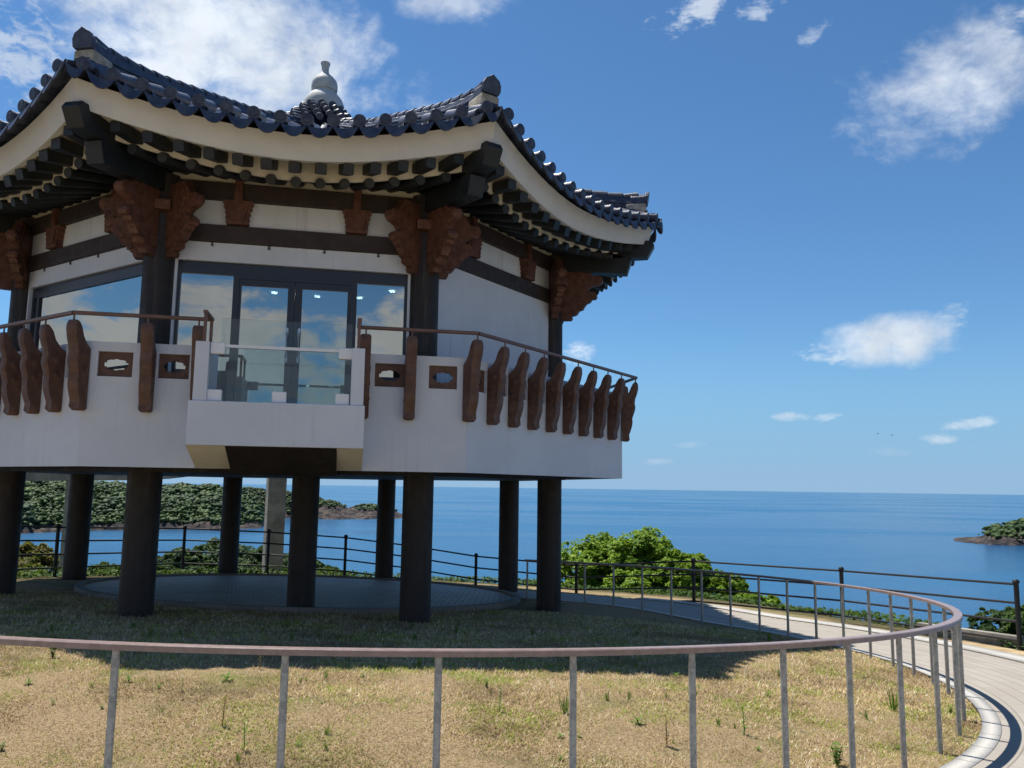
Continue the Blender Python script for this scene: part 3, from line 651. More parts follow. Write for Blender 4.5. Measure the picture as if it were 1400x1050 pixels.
# brown handrail with the two returns along the balcony
RRl = 6.36+.27; pr = [P8(RRl, k) for k in range(-1, 7)]; zr = 2.075; apr = RRl*C8; hl = RRl*C8*T8
mb = MB()
def rbar(p_, q_): mb.bar((p_[0], p_[1], p_[2] if len(p_) > 2 else zr), (q_[0], q_[1], q_[2] if len(q_) > 2 else zr), .055, .045, cham=.008)
for k in range(8):
    a_, b_ = P8(RRl, k-1), P8(RRl, k)
    if k == 0:
        xl, xr = -hl+2*hl*.321, -hl+2*hl*.685
        rbar((a_.x, a_.y), (xl, -apr)); rbar((xr, -apr), (b_.x, b_.y))
        for x_ in (xl, xr): rbar((x_, -apr), (x_, -apr-.5))
    else: rbar((a_.x, a_.y), (b_.x, b_.y))
mb.build('balcony_handrail', 'railwood', PV, off=OFF)
for x_ in (xl, xr):
    for dy in (-.02, -.47): MB().bar((x_, -apr+dy, 1.70 if dy < -.1 else 1.5), (x_, -apr+dy, 2.06), .035, .035, up=(0, 1, 0)).build('handrail_post', 'railwood', PV, off=OFF)
# projecting balcony
BA = AP+.77; bx0, bx1 = -1.04, 1.04
mb = MB(); mb.box(bx0, bx1, -BA, -AP-.002, .45, .985)
bal_o = mb.build('balcony', 'white', PV, off=OFF, bevel=.008)
MB().box(bx0+.04, bx0+.20, -BA+.02, -AP-.004, .987, 1.71).build('side_wall', 'white', bal_o, bevel=.006, off=(0, 0, 0)).location = (0, 0, -ZB)
MB().box(bx1-.18, bx1-.02, -BA+.02, -AP-.004, .987, 1.71).build('side_wall', 'white', bal_o, bevel=.006).location = (0, 0, -ZB)
MB().extrude([(-BA+.004, .448), (-AP-.003, .448), (-AP-.003, .192)], lambda a_, b_, z_: (b_-.82, a_, z_), .44).build('corbel', 'bounce_cream', bal_o).location = (0, 0, -ZB)  # bounce from the sunny ground is painted into the corbel's beige
MB().extrude([(-BA+.004, .448), (-AP-.003, .448), (-AP-.003, .192)], lambda a_, b_, z_: (b_+.88, a_, z_), .32).build('corbel', 'bounce_cream', bal_o).location = (0, 0, -ZB)
MB().extrude([(-BA+.03, .445), (-AP+1.0, .445), (-AP+1.0, .12), (-AP-.05, .12)], lambda a_, b_, z_: (b_+.06, a_, z_), 1.31).build('support_beam', 'column', bal_o).location = (0, 0, -ZB)
gl = MB().box(-.83, .86, -BA+.10, -BA+.112, .99, 1.655).build('glass_pane', 'clear_glass', bal_o); gl.location = (0, 0, -ZB)
MB().box(-.83, .86, -BA+.08, -BA+.13, 1.655, 1.69).build('glass_rail', 'ceramic', bal_o).location = (0, 0, -ZB)
MB().box(-.83, .86, -AP+.05, -AP+.062, .99, 2.16).build('glass_pane', 'clear_glass', bal_o).location = (0, 0, -ZB)
for x_, z_ in ((-.75, 1.64), (.78, 1.64), (-.76, 1.06), (.0, 1.06), (.76, 1.06)):
    MB().box(x_-.085, x_+.085, -BA+.06, -BA+.16, z_-.07, z_+.07).build('clamp_block', 'ceramic', bal_o, bevel=.01).location = (0, 0, -ZB)
# walls, beams
WA = 5.0*C8; WH = 5.0*C8*T8
def wallbox(mb, x0, x1, z0, z1, y0=-.075, y1=.075): mb.box(x0, x1, -WA+y0, -WA+y1, z0, z1)
solid = MB(); wallbox(solid, -WH, WH, .97, 3.50); solid_me = solid.mesh('wall', 'white', False, OFF)
top = MB(); wallbox(top, -WH, WH, 3.765, 4.135); top_me = top.mesh('upper_wall', 'white', False, OFF)
tps = MB(); wallbox(tps, -WH, WH, 4.41, 4.52); tps_me = tps.mesh('wall_strip', 'bounce_cream', False, OFF)
lb = MB().box(-WH, WH, -WA-.13, -WA+.13, 3.505, 3.76).mesh('lower_beam', 'beam', False, OFF, bevel=.012)
ub = MB().box(-WH, WH, -WA-.14, -WA+.14, 4.14, 4.405).mesh('upper_beam', 'beam', False, OFF, bevel=.012)
surr = MB()
for b_ in ((-WH, -1.66, .97, 3.50), (1.66, WH, .97, 3.50), (-1.66, 1.66, 3.22, 3.50)): wallbox(surr, *b_)
surr_me = surr.mesh('wall', 'white', False, OFF)
def window_parts(k, bars, thick=.06):
    fr = MB(); Y0, Y1 = -WA-.02, -WA+.05
    fr.box(-1.655, 1.655, Y0, Y1, 3.04, 3.215); fr.box(-1.655, 1.655, Y0, Y1, .985, 1.05)
    fr.box(-1.655, -1.605, Y0, Y1, 1.05, 3.04); fr.box(1.605, 1.655, Y0, Y1, 1.05, 3.04)
    for a_, b_ in bars: fr.box(a_, b_, Y0+.001, Y1-.001, 1.05, 3.04)
    wn_ = link('window', fr.mesh('window', 'frame', False, OFF), PV, face_rot(k))
    edges = [-1.605]+[q for b_ in bars for q in b_]+[1.605]
    for a_, b_ in zip(edges[::2], edges[1::2]):
        MB().box(a_, b_, -WA+.01, -WA+.022, 1.05, 3.04).build('window_pane', 'window_glass', wn_, off=OFF)
    return wn_
for k in range(-3, 5):
    if k in (0, 1): inst('wall', solid_me, k)
    elif k == -1:
        inst('wall', surr_me, k)
        # door wall
        fr = MB(); Y0, Y1 = -WA-.02, -WA+.06
        fr.box(-1.655, 1.655, Y0, Y1, 3.04, 3.215)
        for a_, b_ in ((-1.655, -1.615), (-.885, -.80), (.80, .905), (1.615, 1.655)): fr.box(a_, b_, Y0, Y1, .985, 3.04)
        fr.box(-.80, .80, Y0, Y1, 2.995, 3.039)
        wf = link('door_frame', fr.mesh('door_frame', 'frame', False, OFF), PV, face_rot(k))
        for a_, b_ in ((-1.615, -.885), (.905, 1.615)):
            MB().box(a_, b_, -WA+.01, -WA+.022, .985, 3.04).build('window_pane', 'window_glass', wf, off=OFF)
        for s_ in (-1, 1):
            d_ = MB(); x0, x1 = sorted((s_*.797, s_*.004)); Yd0, Yd1 = -WA-.01, -WA+.045
            st = .10
            d_.box(x0, x1, Yd0, Yd1, 2.90, 2.992); d_.box(x0, x1, Yd0, Yd1, .985, 1.10)
            d_.box(x0, x0+(.03 if s_ < 0 else st), Yd0, Yd1, 1.10, 2.90); d_.box(x1-(st if s_ < 0 else .03), x1, Yd0, Yd1, 1.10, 2.90)
            do = link('door', d_.mesh('door', 'frame', False, OFF), PV, face_rot(k))
            MB().box(x0+.03, x1-.03, -WA+.012, -WA+.024, 1.10, 2.90).build('door_pane', 'window_glass', do, off=OFF)
            hx = s_*.085
            MB().tube([(hx, -WA-.02, 2.27), (hx, -WA-.075, 2.27), (hx, -WA-.08, 2.22), (hx, -WA-.08, 1.84), (hx, -WA-.075, 1.79), (hx, -WA-.02, 1.79)], .021, 10).build('door_handle', 'steel', do, True, OFF)
    else:
        inst('wall', surr_me, k); window_parts(k, [(-1.50, -1.44)] if k == -2 else [(-.03, .03)])
    inst('upper_wall', top_me, k); inst('wall_strip', tps_me, k); inst('lower_beam', lb, k); inst('upper_beam', ub, k)
hook_me = [MB().tube([(x_, -WA-.09, 3.50), (x_, -WA-.09, 3.455)], .012, 8).tube([(x_-.02, -WA-.09, 3.455), (x_+.02, -WA-.09, 3.45)], .009, 6).mesh('hook', 'frame', True, OFF) for x_ in (-1.2, -.4, .4, 1.2)]
for k in (-2, -1):
    for me_ in hook_me: inst('hook', me_, k)
# interior
MB().prism(oct_(4.7), 3.36, 3.42).build('ceiling', 'interior', PV, off=OFF)
MB().prism(oct_(4.75), .98, .99).build('interior_floor', 'interior', PV, off=OFF)
for px, py in ((375, 400), (434, 405), (492, 407), (536, 398)):
    d = ray(px, py); q = d*(3.35/d[2]); l_ = Matrix.Rotation(-PHI, 2) @ (Vector((q[0], q[1]))-Vector((CXP, CYP)))
    MB().lathe([(.05, 3.335), (.05, 3.357)], l_.x, l_.y, 16).build('ceiling_light', 'lamp', PV, off=OFF)
# carved brackets
bo = [(5.1, 3.20), (5.40, 3.20), (5.43, 3.245), (5.41, 3.285), (5.48, 3.30), (5.53, 3.345), (5.56, 3.385), (5.63, 3.41), (5.66, 3.47), (5.70, 3.52), (5.77, 3.55), (5.80, 3.60), (5.87, 3.605), (5.90, 3.65), (5.88, 3.71), (5.82, 3.745), (5.74, 3.74), (5.72, 3.78), (5.76, 3.83), (5.84, 3.87), (5.90, 3.865), (5.97, 3.89), (6.01, 3.95), (6.0, 4.01), (5.95, 4.055), (5.87, 4.055), (5.80, 4.07), (5.76, 4.14), (5.70, 4.20), (5.66, 4.28), (5.1, 4.28)]
def bracket_mesh(nm, scale, th_):
    fn = lambda a_, b_, z_: (b_, -(5.0+(a_-5.0)*scale), z_)
    mb = MB().extrude(bo, fn, th_)
    cxm, czm = 5.42, 3.83
    for q, tt in ((.80, th_+.03), (.55, th_+.06)):
        mb.extrude([(max(5.1, cxm+(a_-cxm)*q), czm+(z_-czm)*q) for a_, z_ in bo], fn, tt)
    for a_, z_, r_ in ((5.83, 3.67, .055), (5.93, 3.965, .06), (5.62, 3.52, .05), (5.48, 3.36, .05), (5.62, 4.08, .07), (5.60, 3.80, .06)):
        mb.tube([fn(a_, -th_/2-.022, z_), fn(a_, th_/2+.022, z_)], r_*scale, 12)
    return mb.mesh(nm, 'carved', False, OFF)
br_r = bracket_mesh('carved_bracket', 1.0, .13); br_s = bracket_mesh('carved_bracket', .86, .12)
blk = MB().box(-.16, .16, -.36, -.1, 3.86, 4.01).mesh('bracket_block', 'carved', False, OFF, bevel=.01)
for k in range(-3, 5):
    v_ = P8(5.0, k); ang = math.atan2(v_.y, v_.x)+PI/2
    for s_ in (-1, 1): link('bracket_block', blk, PV, ang+s_*PI/8, (v_.x, v_.y, 0))
    link('carved_bracket', br_r, PV, ang)
    for s_ in (-1, 1):
        a2 = ang+s_*R_(67.5); o = link('carved_bracket', br_s, PV, a2)
        # the board starts from the column, so swing it about the column's axis
        off_ = Vector((v_.x, v_.y))-Matrix.Rotation(a2, 2) @ Vector((0, -5.0)); o.location = (off_.x, off_.y, 0)
# small flower boards between the columns
hb = [(-.15, 3.77), (.15, 3.77), (.165, 3.80), (.15, 3.83), (.17, 3.86), (.155, 3.90), (.18, 3.94), (.165, 3.98), (.20, 4.02), (.185, 4.06), (.215, 4.09), (.21, 4.13), (.06, 4.13), (.055, 4.30), (.05, 4.36), (.06, 4.42), (.045, 4.455), (-.045, 4.455), (-.06, 4.42), (-.05, 4.36), (-.055, 4.30), (-.06, 4.13), (-.21, 4.13), (-.215, 4.09), (-.185, 4.06), (-.20, 4.02), (-.165, 3.98), (-.18, 3.94), (-.155, 3.90), (-.17, 3.86), (-.15, 3.83), (-.165, 3.80)]
hb_me = MB().extrude(hb, lambda a_, b_, z_: (a_, -WA-.115+b_, z_), .15).extrude([(a_*.7, 3.95+(z_-3.95)*.7) for a_, z_ in hb if z_ < 4.14], lambda a_, b_, z_: (a_, -WA-.115+b_, z_), .19).mesh('flower_board', 'carved', False, OFF)
for k in range(-3, 5):
    for x_ in (-.86, .86): o = inst('flower_board', hb_me, k); c = Matrix.Rotation(face_rot(k), 2) @ Vector((x_, 0)); o.location = (c.x, c.y, 0)

# ---- eaves
def lift(s): return abs(s)**1.85          # s = -1..1 along the face
def eave_ap(s, mid, corner_R): return mid+(corner_R*C8-mid)*lift(s)
def eave_pt(s, mid, cR, zm, zc):
    a_ = eave_ap(s, mid, cR); return Vector((s*a_*T8, -a_, zm+(zc-zm)*lift(s)))
NS = 40
def band(mb, inner, outer):       # closed strip between two eave curves, each (mid, cornerR, zmid, zcorner, thickness)
    vs = []
    for i in range(NS+1):
        s = -1+2*i/NS; vs += [eave_pt(s, *inner), eave_pt(s, *outer)]
    mb.add(vs, [(2*i, 2*i+2, 2*i+3, 2*i+1) for i in range(NS)])
def solid_band(mb, profs):
    vs = []; n = len(profs)
    for i in range(NS+1):
        s = -1+2*i/NS; vs += [eave_pt(s, *q) for q in profs]
    mb.add(vs, [(i*n+j, i*n+(j+1) % n, (i+1)*n+(j+1) % n, (i+1)*n+j) for i in range(NS) for j in range(n)]+[tuple(range(n)), tuple(range(NS*n, NS*n+n))[::-1]])
fas = MB(); solid_band(fas, [(6.14, 6.86, 4.29, 4.65), (6.26, 6.975, 4.605, 4.99), (6.17, 6.87, 4.62, 5.0), (6.05, 6.76, 4.30, 4.66)])
fas_me = fas.mesh('eave_fascia', 'fascia', True, OFF)
fs2 = MB(); solid_band(fs2, [(6.13, 6.84, 4.33, 4.69), (5.50, 6.30, 4.55, 4.62), (5.50, 6.30, 4.58, 4.65), (6.13, 6.84, 4.36, 4.72)])
solid_band(fs2, [(5.60, 6.38, 4.215, 4.48), (5.60, 6.38, 4.56, 4.63), (5.55, 6.33, 4.56, 4.63), (5.55, 6.33, 4.215, 4.48)])
fs2_me = fs2.mesh('eave_soffit', 'bounce_cream', True, OFF)  # warm ground bounce painted into the white soffit
fs3 = MB(); solid_band(fs3, [(5.56, 6.34, 4.27, 4.52), (4.55, 4.95, 4.70, 4.72), (4.55, 4.95, 4.74, 4.76), (5.56, 6.34, 4.31, 4.56)])
fs3_me = fs3.mesh('rafter_board', 'soffit_shade', False, OFF)  # deep shade between the rafters painted as a dark board
for k in range(-3, 5): inst('eave_fascia', fas_me, k); inst('eave_soffit', fs2_me, k); inst('rafter_board', fs3_me, k)
NR = 13
def rafter_pair(s):
    e = eave_pt(s, 5.66, 6.42, 4.165, 4.41); fan = s*.10
    i_ = Vector((e.x*.93*4.5/5.62-fan*0, -4.5, 4.60)); d = (e-i_).normalized()
    rf = MB().tube([i_, e-d*.03, e], [.075, .075, .068], 14)
    e2 = eave_pt(s, 6.07, 6.78, 4.215, 4.59); i2 = Vector((e2.x*5.2/6.2, -5.35, 4.50+.05*lift(s)))
    fl = MB().bar(i2, e2, .145, .15, cham=.012)
    return rf, fl
rpos = [(i-6)*.143 for i in range(NR)]
rp = [rafter_pair(s) for s in rpos]
rf_me = [a_.mesh('rafter', 'rafter', True, OFF) for a_, b_ in rp]; fl_me = [b_.mesh('flying_rafter', 'rafter', False, OFF) for a_, b_ in rp]
for k in (-3, -2, -1, 0, 1):
    for me in rf_me: inst('rafter', me, k)
    for me in fl_me: inst('flying_rafter', me, k)
allr = MB()
for a_, b_ in rp: allr.add(a_.v, a_.f); allr.add(b_.v, b_.f)
ar_me = allr.mesh('far_rafters', 'rafter', False, OFF)
for k in (2, 3, 4): tag(inst('rafters', ar_me, k), 'row of dark rafters on the far side of the roof', kind='stuff')
def hip_mesh():
    f = lambda R_a, z_: (0, -R_a, z_)
    a = MB().extrude([(4.7, 4.20), (6.47, 4.06), (6.56, 4.34), (6.3, 4.45), (4.7, 4.60)], lambda a_, b_, z_: (b_, -a_, z_), .25).mesh('hip_rafter', 'rafter', False, OFF, bevel=.012)
    b = MB().extrude([(5.2, 4.47), (6.2, 4.36), (6.86, 4.37), (6.99, 4.60), (6.93, 4.69), (5.2, 4.75)], lambda a_, b_, z_: (b_, -a_, z_), .25).mesh('flying_hip_rafter', 'rafter', False, OFF, bevel=.012)
    return a, b
ha, hbm = hip_mesh()
for k in range(-3, 5):
    v_ = P8(1, k); ang = math.atan2(v_.y, v_.x)+PI/2; link('hip_rafter', ha, PV, ang); link('flying_hip_rafter', hbm, PV, ang)
# ---- tiled roof
hz_r = [0, 1, 2.5, 3.76, 5.2, 6.2, 7.1]; hz_z = [7.55, 7.05, 6.33, 5.93, 5.50, 5.23, 5.06]
def surf(a_, t_):
    rho = a_/C8; s = np.clip(t_/np.maximum(a_*T8, 1e-3), -1, 1)
    return np.interp(rho, hz_r, hz_z)-.47*(rho/6.93)**2.5*(1-np.abs(s)**1.85)
NT_, PT = 16, 0
pitch = 2*6.42*C8*T8*1.04/NT_
# columns of samples across the face; the profile has a round cover tile on every joint
nt = NT_*10+1; tt = np.linspace(-1, 1, nt); ns_ = 44
S_, Q_ = np.meshgrid(tt, np.linspace(0, 1, ns_), indexing='ij')
tE = S_*6.98*C8*T8; aE = 6.30+(6.98*C8-6.30)*np.abs(S_)**2.3+.03
aH = np.abs(tE)/T8; aH = np.minimum(aH, aE-.01); A_ = aH+(aE-aH)*Q_
ph = (S_*NT_/2) % 1.0; dd = (ph-.5)*(2*6.98*C8*T8/NT_)
hump = np.where(np.abs(dd) < .085, np.sqrt(np.maximum(.085**2-dd**2, 0))+.02, .0)-.04*(np.abs(dd) > .085)
Z_ = surf(A_, tE)+.03+hump
# overlapping tile courses
Z_ = Z_+.022*((A_/.30) % 1.0)
me = fast('roof', np.stack([tE, -A_, Z_-ZB], -1).reshape(-1, 3), grid_faces(nt, ns_), 'tile', True)
tilep = {}
for k in range(-3, 5): tilep[k] = inst('roof_slope', me, k)
# eave ends: round caps and hanging drip tiles
def eave_tiles():
    mb = MB(); half = 6.98*C8*T8; n = NT_
    def E(s): a_ = 6.30+(6.98*C8-6.30)*abs(s)**2.3+.03; t_ = s*half; return Vector((t_, -a_, float(surf(np.array(a_), np.array(t_)))))
    for i in range(n):
        s = -1+2*(i+.5)/n; p = E(s); q = E(s*.985)
        out = Vector((s*.22, -1, -.12)).normalized()
        c = p+Vector((0, 0, .10))
        mb.tube([c-out*.45+Vector((0, 0, .12)), c-out*.02, c+out*.10], [.08, .08, .08], 14)
        mb.tube([c+out*.095, c+out*.125], [.086, .086], 16)
        mb.tube([c+out*.12, c+out*.135], [.06, .05], 12)
    for i in range(n+1):
        s = -1+2*i/n; s_ = max(-.985, min(.985, s)); p = E(s_); w_ = .185 if 0 < i < n else .12
        dirt = (E(min(1, s_+.02))-E(max(-1, s_-.02))).normalized(); out = dirt.cross(Vector((0, 0, 1))).normalized()
        pts = []; m_ = 10
        for j in range(m_+1):
            u = -1+2*j/m_; pts.append((u*w_, .045-.075*(1-u*u)**.8))
        for j in range(m_+1):
            u = 1-2*j/m_; pts.append((u*w_*.97, .04-.215*(1-abs(u)**2.3)))
        o_ = p+out*.075; vs = []
        for th_ in (0, .03):
            for a_, z_ in pts: vs.append(o_+dirt*a_+Vector((0, 0, z_))+out*(th_+(.04-z_)*.30))
        N_ = len(pts); mb.add(vs, [tuple(range(N_)), tuple(range(N_, 2*N_))[::-1]]+[(j, (j+1) % N_, (j+1) % N_+N_, j+N_) for j in range(N_)])
        # the pan tile running back from the drip
        vs = []
        for rr2 in (0, .32):
            for j in range(m_+1):
                u = -1+2*j/m_; vs.append(o_-out*rr2+dirt*(u*w_)+Vector((0, 0, .045-.075*(1-u*u)**.8+rr2*.24)))
        mb.add(vs, [(j, j+1, m_+1+j+1, m_+1+j) for j in range(m_)])
    # thin board under the tiles
    return mb.mesh('eave_tiles', 'tile', True, OFF)
et = eave_tiles()
for k in range(-3, 5): link('eave_tiles', et, tilep[k])
# hip ridges
rt_r = [.5, 1.2, 2.5, 3.76, 5.1, 5.6, 6.2, 6.5, 6.74]; rt_z = [7.45, 7.16, 6.66, 6.29, 5.90, 5.77, 5.66, 5.62, 5.63]
def ridge():
    mb = MB(); N_ = 46; vs = []; prof = [(-.15, 0), (-.15, .10), (-.105, .105), (-.105, .19), (-.125, .195), (-.125, .24), (-.10, .245), (-.10, .31), (-.12, .315), (-.12, .37), (-.095, .375), (-.095, .45), (-.115, .455), (-.115, .51), (-.09, .515), (-.09, .60), (-.11, .61), (-.11, .68), (-.10, .70), (-.085, .86), (-.045, .97), (0, 1.0)]
    prof = prof+[(-a_, b_) for a_, b_ in prof[::-1][1:]]; m_ = len(prof)
    for i in range(N_+1):
        R2 = .5+(6.76-.5)*i/N_; zt = float(np.interp(R2, rt_r, rt_z)); zb = float(np.interp(R2, hz_r, hz_z))-.02
        jit = .006*((i % 2)*2-1)
        for a_, b_ in prof: vs.append((a_, -R2, zb+(zt-zb)*b_+(jit if b_ > .8 else 0)))
    mb.add(vs, [(i*m_+j, i*m_+j+1, (i+1)*m_+j+1, (i+1)*m_+j) for i in range(N_) for j in range(m_-1)]+[tuple(range(m_)), tuple(range(N_*m_, N_*m_+m_))[::-1]])
    # top cover tiles with joints
    for i in range(20):
        r0 = .6+i*.305; r1 = r0+.295
        mb.tube([(0, -r0, float(np.interp(r0, rt_r, rt_z))-.03), (0, -r1, float(np.interp(r1, rt_r, rt_z))-.02)], [.074, .086], 12)
    return mb.mesh('hip_ridge', 'tile', False, OFF)
rm = ridge()
om = MB().extrude([(-.12, 5.43), (.12, 5.43), (.145, 5.48), (.145, 5.56), (.11, 5.63), (.05, 5.665), (0, 5.70), (-.05, 5.665), (-.11, 5.63), (-.145, 5.56), (-.145, 5.46)], lambda a_, b_, z_: (a_, -6.82+b_-(z_-5.38)*.16, z_), .07)
om.extrude([(-.12, 5.43), (.12, 5.43), (.11, 5.56), (.06, 5.63), (-.06, 5.63), (-.11, 5.56)], lambda a_, b_, z_: (a_, -6.68+b_, z_), .26)
om_me = om.mesh('ridge_end_tile', 'tile', False, OFF, bevel=.008)
pl = MB().box(-.145, .145, -6.84, -6.46, 5.10, 5.43)
pl_me = pl.mesh('plaster_end', 'plaster', True, OFF, bevel=.03)
dk_me = MB().box(-.10, .10, -6.865, -6.6, 5.12, 5.30).box(-.152, -.10, -6.865, -6.66, 5.10, 5.26).box(.10, .152, -6.865, -6.66, 5.10, 5.26).tube([(0, -6.55, 5.17), (0, -6.95, 5.09)], [.09, .09], 14).tube([(-.17, -6.5, 5.16), (-.19, -6.86, 5.07)], [.085, .085], 12).tube([(.17, -6.5, 5.16), (.19, -6.86, 5.07)], [.085, .085], 12).mesh('corner_tile', 'tile', True, OFF)
for k in range(-3, 5):
    v_ = P8(1, k); ang = math.atan2(v_.y, v_.x)+PI/2; o = link('hip_ridge', rm, PV, ang)
    link('ridge_end_tile', om_me, o); link('plaster_end', pl_me, o); link('corner_tile', dk_me, o)
# tile mound and stone finial
mb = MB().lathe([(.80, 7.1), (.62, 7.35), (.45, 7.56), (.32, 7.82)], n=32)
for rr2, zz_, n in ((1.0, 7.30, 24), (.86, 7.45, 21), (.71, 7.60, 18), (.57, 7.74, 15), (.45, 7.86, 12)):
    for i in range(n):
        a = 2*PI*(i+(.5 if n % 2 else 0))/n; u = Vector((math.cos(a), math.sin(a), -.25)); c = Vector((.06+rr2*math.cos(a), rr2*math.sin(a), zz_))
        mb.tube([c-u*.22, c, c+u*.03], [.075, .08, .07], 10)
mb.build('apex_tiles', 'tile', PV, True, OFF)
fin = [(.30, 7.62), (.41, 7.72), (.435, 7.86), (.43, 8.0), (.39, 8.12), (.30, 8.23), (.255, 8.27), (.235, 8.28), (.235, 8.30), (.265, 8.32), (.275, 8.38), (.275, 8.48), (.25, 8.56), (.18, 8.64), (.12, 8.69), (.085, 8.74), (.075, 8.80), (.08, 8.88), (.10, 8.94), (.10, 8.97), (.06, 8.985)]
MB().lathe(fin, .085, 0, 40).build('finial', 'stone', PV, True, OFF)

# ------------------------------------------------------------------ ring handrail
HRD = thing('handrail', (XC, YC, float(G(XC, YC))), 'long curved handrail of grey posts with brown flat top round the lawn', 'handrail')
OH = (XC, YC, float(G(XC, YC)))
a0, a1 = R_(-128), R_(73.5); n_ = 260; prof = [(-.036, -.018), (.036, -.018), (.037, .012), (.031, .018), (-.031, .018), (-.037, .012)]
vs = []
for i in range(n_+1):
    a = a0+(a1-a0)*i/n_
    for pr_, pz_ in prof:
        r = RR+pr_; x_ = XC+r*math.cos(a); y_ = YC+r*math.sin(a); vs.append((x_, y_, float(rz_(x_, y_))+pz_-.012))
m_ = len(prof)
MB().add(vs, [(i*m_+j, (i+1)*m_+j, (i+1)*m_+(j+1) % m_, i*m_+(j+1) % m_) for i in range(n_) for j in range(m_)]+[tuple(range(m_)), tuple(range(n_*m_, n_*m_+m_))[::-1]]).build('top_rail', 'handrail', HRD, False, OH)
post_me = MB().tube([(0, 0, -1.06), (0, 0, -.075)], .0205, 14).tube([(0, 0, -.075), (0, 0, -.028)], .0195, 12).mesh('post', 'galv', True)
for a in [-126, -118, -110.2, -102.4, -94.5, -86.7, -79.7, -73.1, -66.4, -60.1, -54.3, -48.2, -41.6, -34.8, -28.6, -22.6, -16.8, -11.2, -5.6, -.2, 5.1, 11, 16.8, 22.6, 28.3, 34, 39.6, 45.5, 51.1, 56.6, 62.1, 67.6, 73]:
    x_ = XC+RR*math.cos(R_(a)); y_ = YC+RR*math.sin(R_(a))
    o = link('post', post_me, HRD, 0, (x_-OH[0], y_-OH[1], float(rz_(x_, y_))-OH[2]))

# ------------------------------------------------------------------ black fence
FP = [(-60, 716, 15.2), (80, 719.5, 17.7), (253, 721.5, 20.6), (368, 726.5, 21.3), (473, 734, 21.4), (560, 745, 21.4), (651, 759.5, 21.0), (788, 772, 19.9), (948, 766, 18.2), (1150, 779, 16.2), (1389, 797, 12.9)]
ft = [Vector(ray(a_, b_)*c_) for a_, b_, c_ in FP]
FO = Vector((ft[4].x, ft[4].y, ft[4].z-1.15))
FE = thing('fence', FO, 'long black metal fence with four thin rails beyond the pavilion', 'fence')
for p in ft:
    hgt = 1.22; g = gz(p.x, p.y)
    bz = min(g-.1, p.z-1.1)
    MB().tube([(p.x, p.y, bz), (p.x, p.y, p.z)], .038, 10).tube([(p.x, p.y, p.z), (p.x, p.y, p.z+.03), (p.x, p.y, p.z+.055)], [.052, .052, .03], 10).build('post', 'black', FE, True, FO)
for j in range(4):
    mb = MB(); dz = -.02-.285*j
    for a_, b_ in zip(ft[:-1], ft[1:]): mb.tube([(a_.x, a_.y, a_.z+dz), (b_.x, b_.y, b_.z+dz)], .019, 8)
    mb.build('rail', 'black', FE, True, FO)
# low concrete edge by the fence end
p = ft[-1]; q = ft[-2]; d = (q-p).normalized()
e0 = Vector((p.x, p.y, gz(p.x, p.y)))+Vector((.18, .25, 0)); e1 = e0+Vector((d.x, d.y, 0))*1.9; e1.z = gz(e1.x, e1.y)
tag(MB().bar(e0+Vector((0, 0, .03)), e1+Vector((0, 0, .03)), .14, .3).build('kerb_stone', 'concrete'), 'short grey concrete edge at the foot of the fence end post', 'kerb')

# ------------------------------------------------------------------ concrete frame behind
cf = ray(95, 790)*24; CF = thing('concrete_frame', (cf[0], cf[1], -6), 'weathered concrete beam on tall pillars standing beyond the fence', 'concrete frame'); CO = Vector((cf[0], cf[1], -6))
def pil(pxc, Yd, w_, ztop):
    p = ray(pxc, 720)*Yd; MB().box(-w_/2, w_/2, -w_/2, w_/2, gz(p[0], p[1])-1, ztop).build('pillar', 'concrete', CF, bevel=.02, off=(0, 0, -6)).location = (p[0]-CO.x, p[1]-CO.y, 0)
pil(97, 24.2, .42, .1); o_ = pil(375, 24.4, .52, .9)
for i in range(len(CF.children)): CF.children[i].rotation_euler[2] = R_(25)
mb = MB(); Yd = 24.2; tops = []
xs_ = [(-40, 657.5, 1.0), (37, 657.5, 1.0), (175, 656.5, 1.0), (225, 654.5, 1.02), (262, 650.5, 1.04), (300, 645.5, 1.06)]
vs = []
for a_, b_, s_ in xs_:
    p = ray(a_, b_)*Yd
    vs += [(p[0], p[1]-.3, p[2]), (p[0], p[1]+.3, p[2]), (p[0], p[1]+.3, 1.0), (p[0], p[1]-.3, 1.0)]
m_ = len(xs_); mb.add(vs, [(i*4+j, (i+1)*4+j, (i+1)*4+(j+1) % 4, i*4+(j+1) % 4) for i in range(m_-1) for j in range(4)]+[(0, 1, 2, 3), tuple((m_-1)*4+j for j in (3, 2, 1, 0))])
mb.build('beam', 'concrete', CF, off=CO)

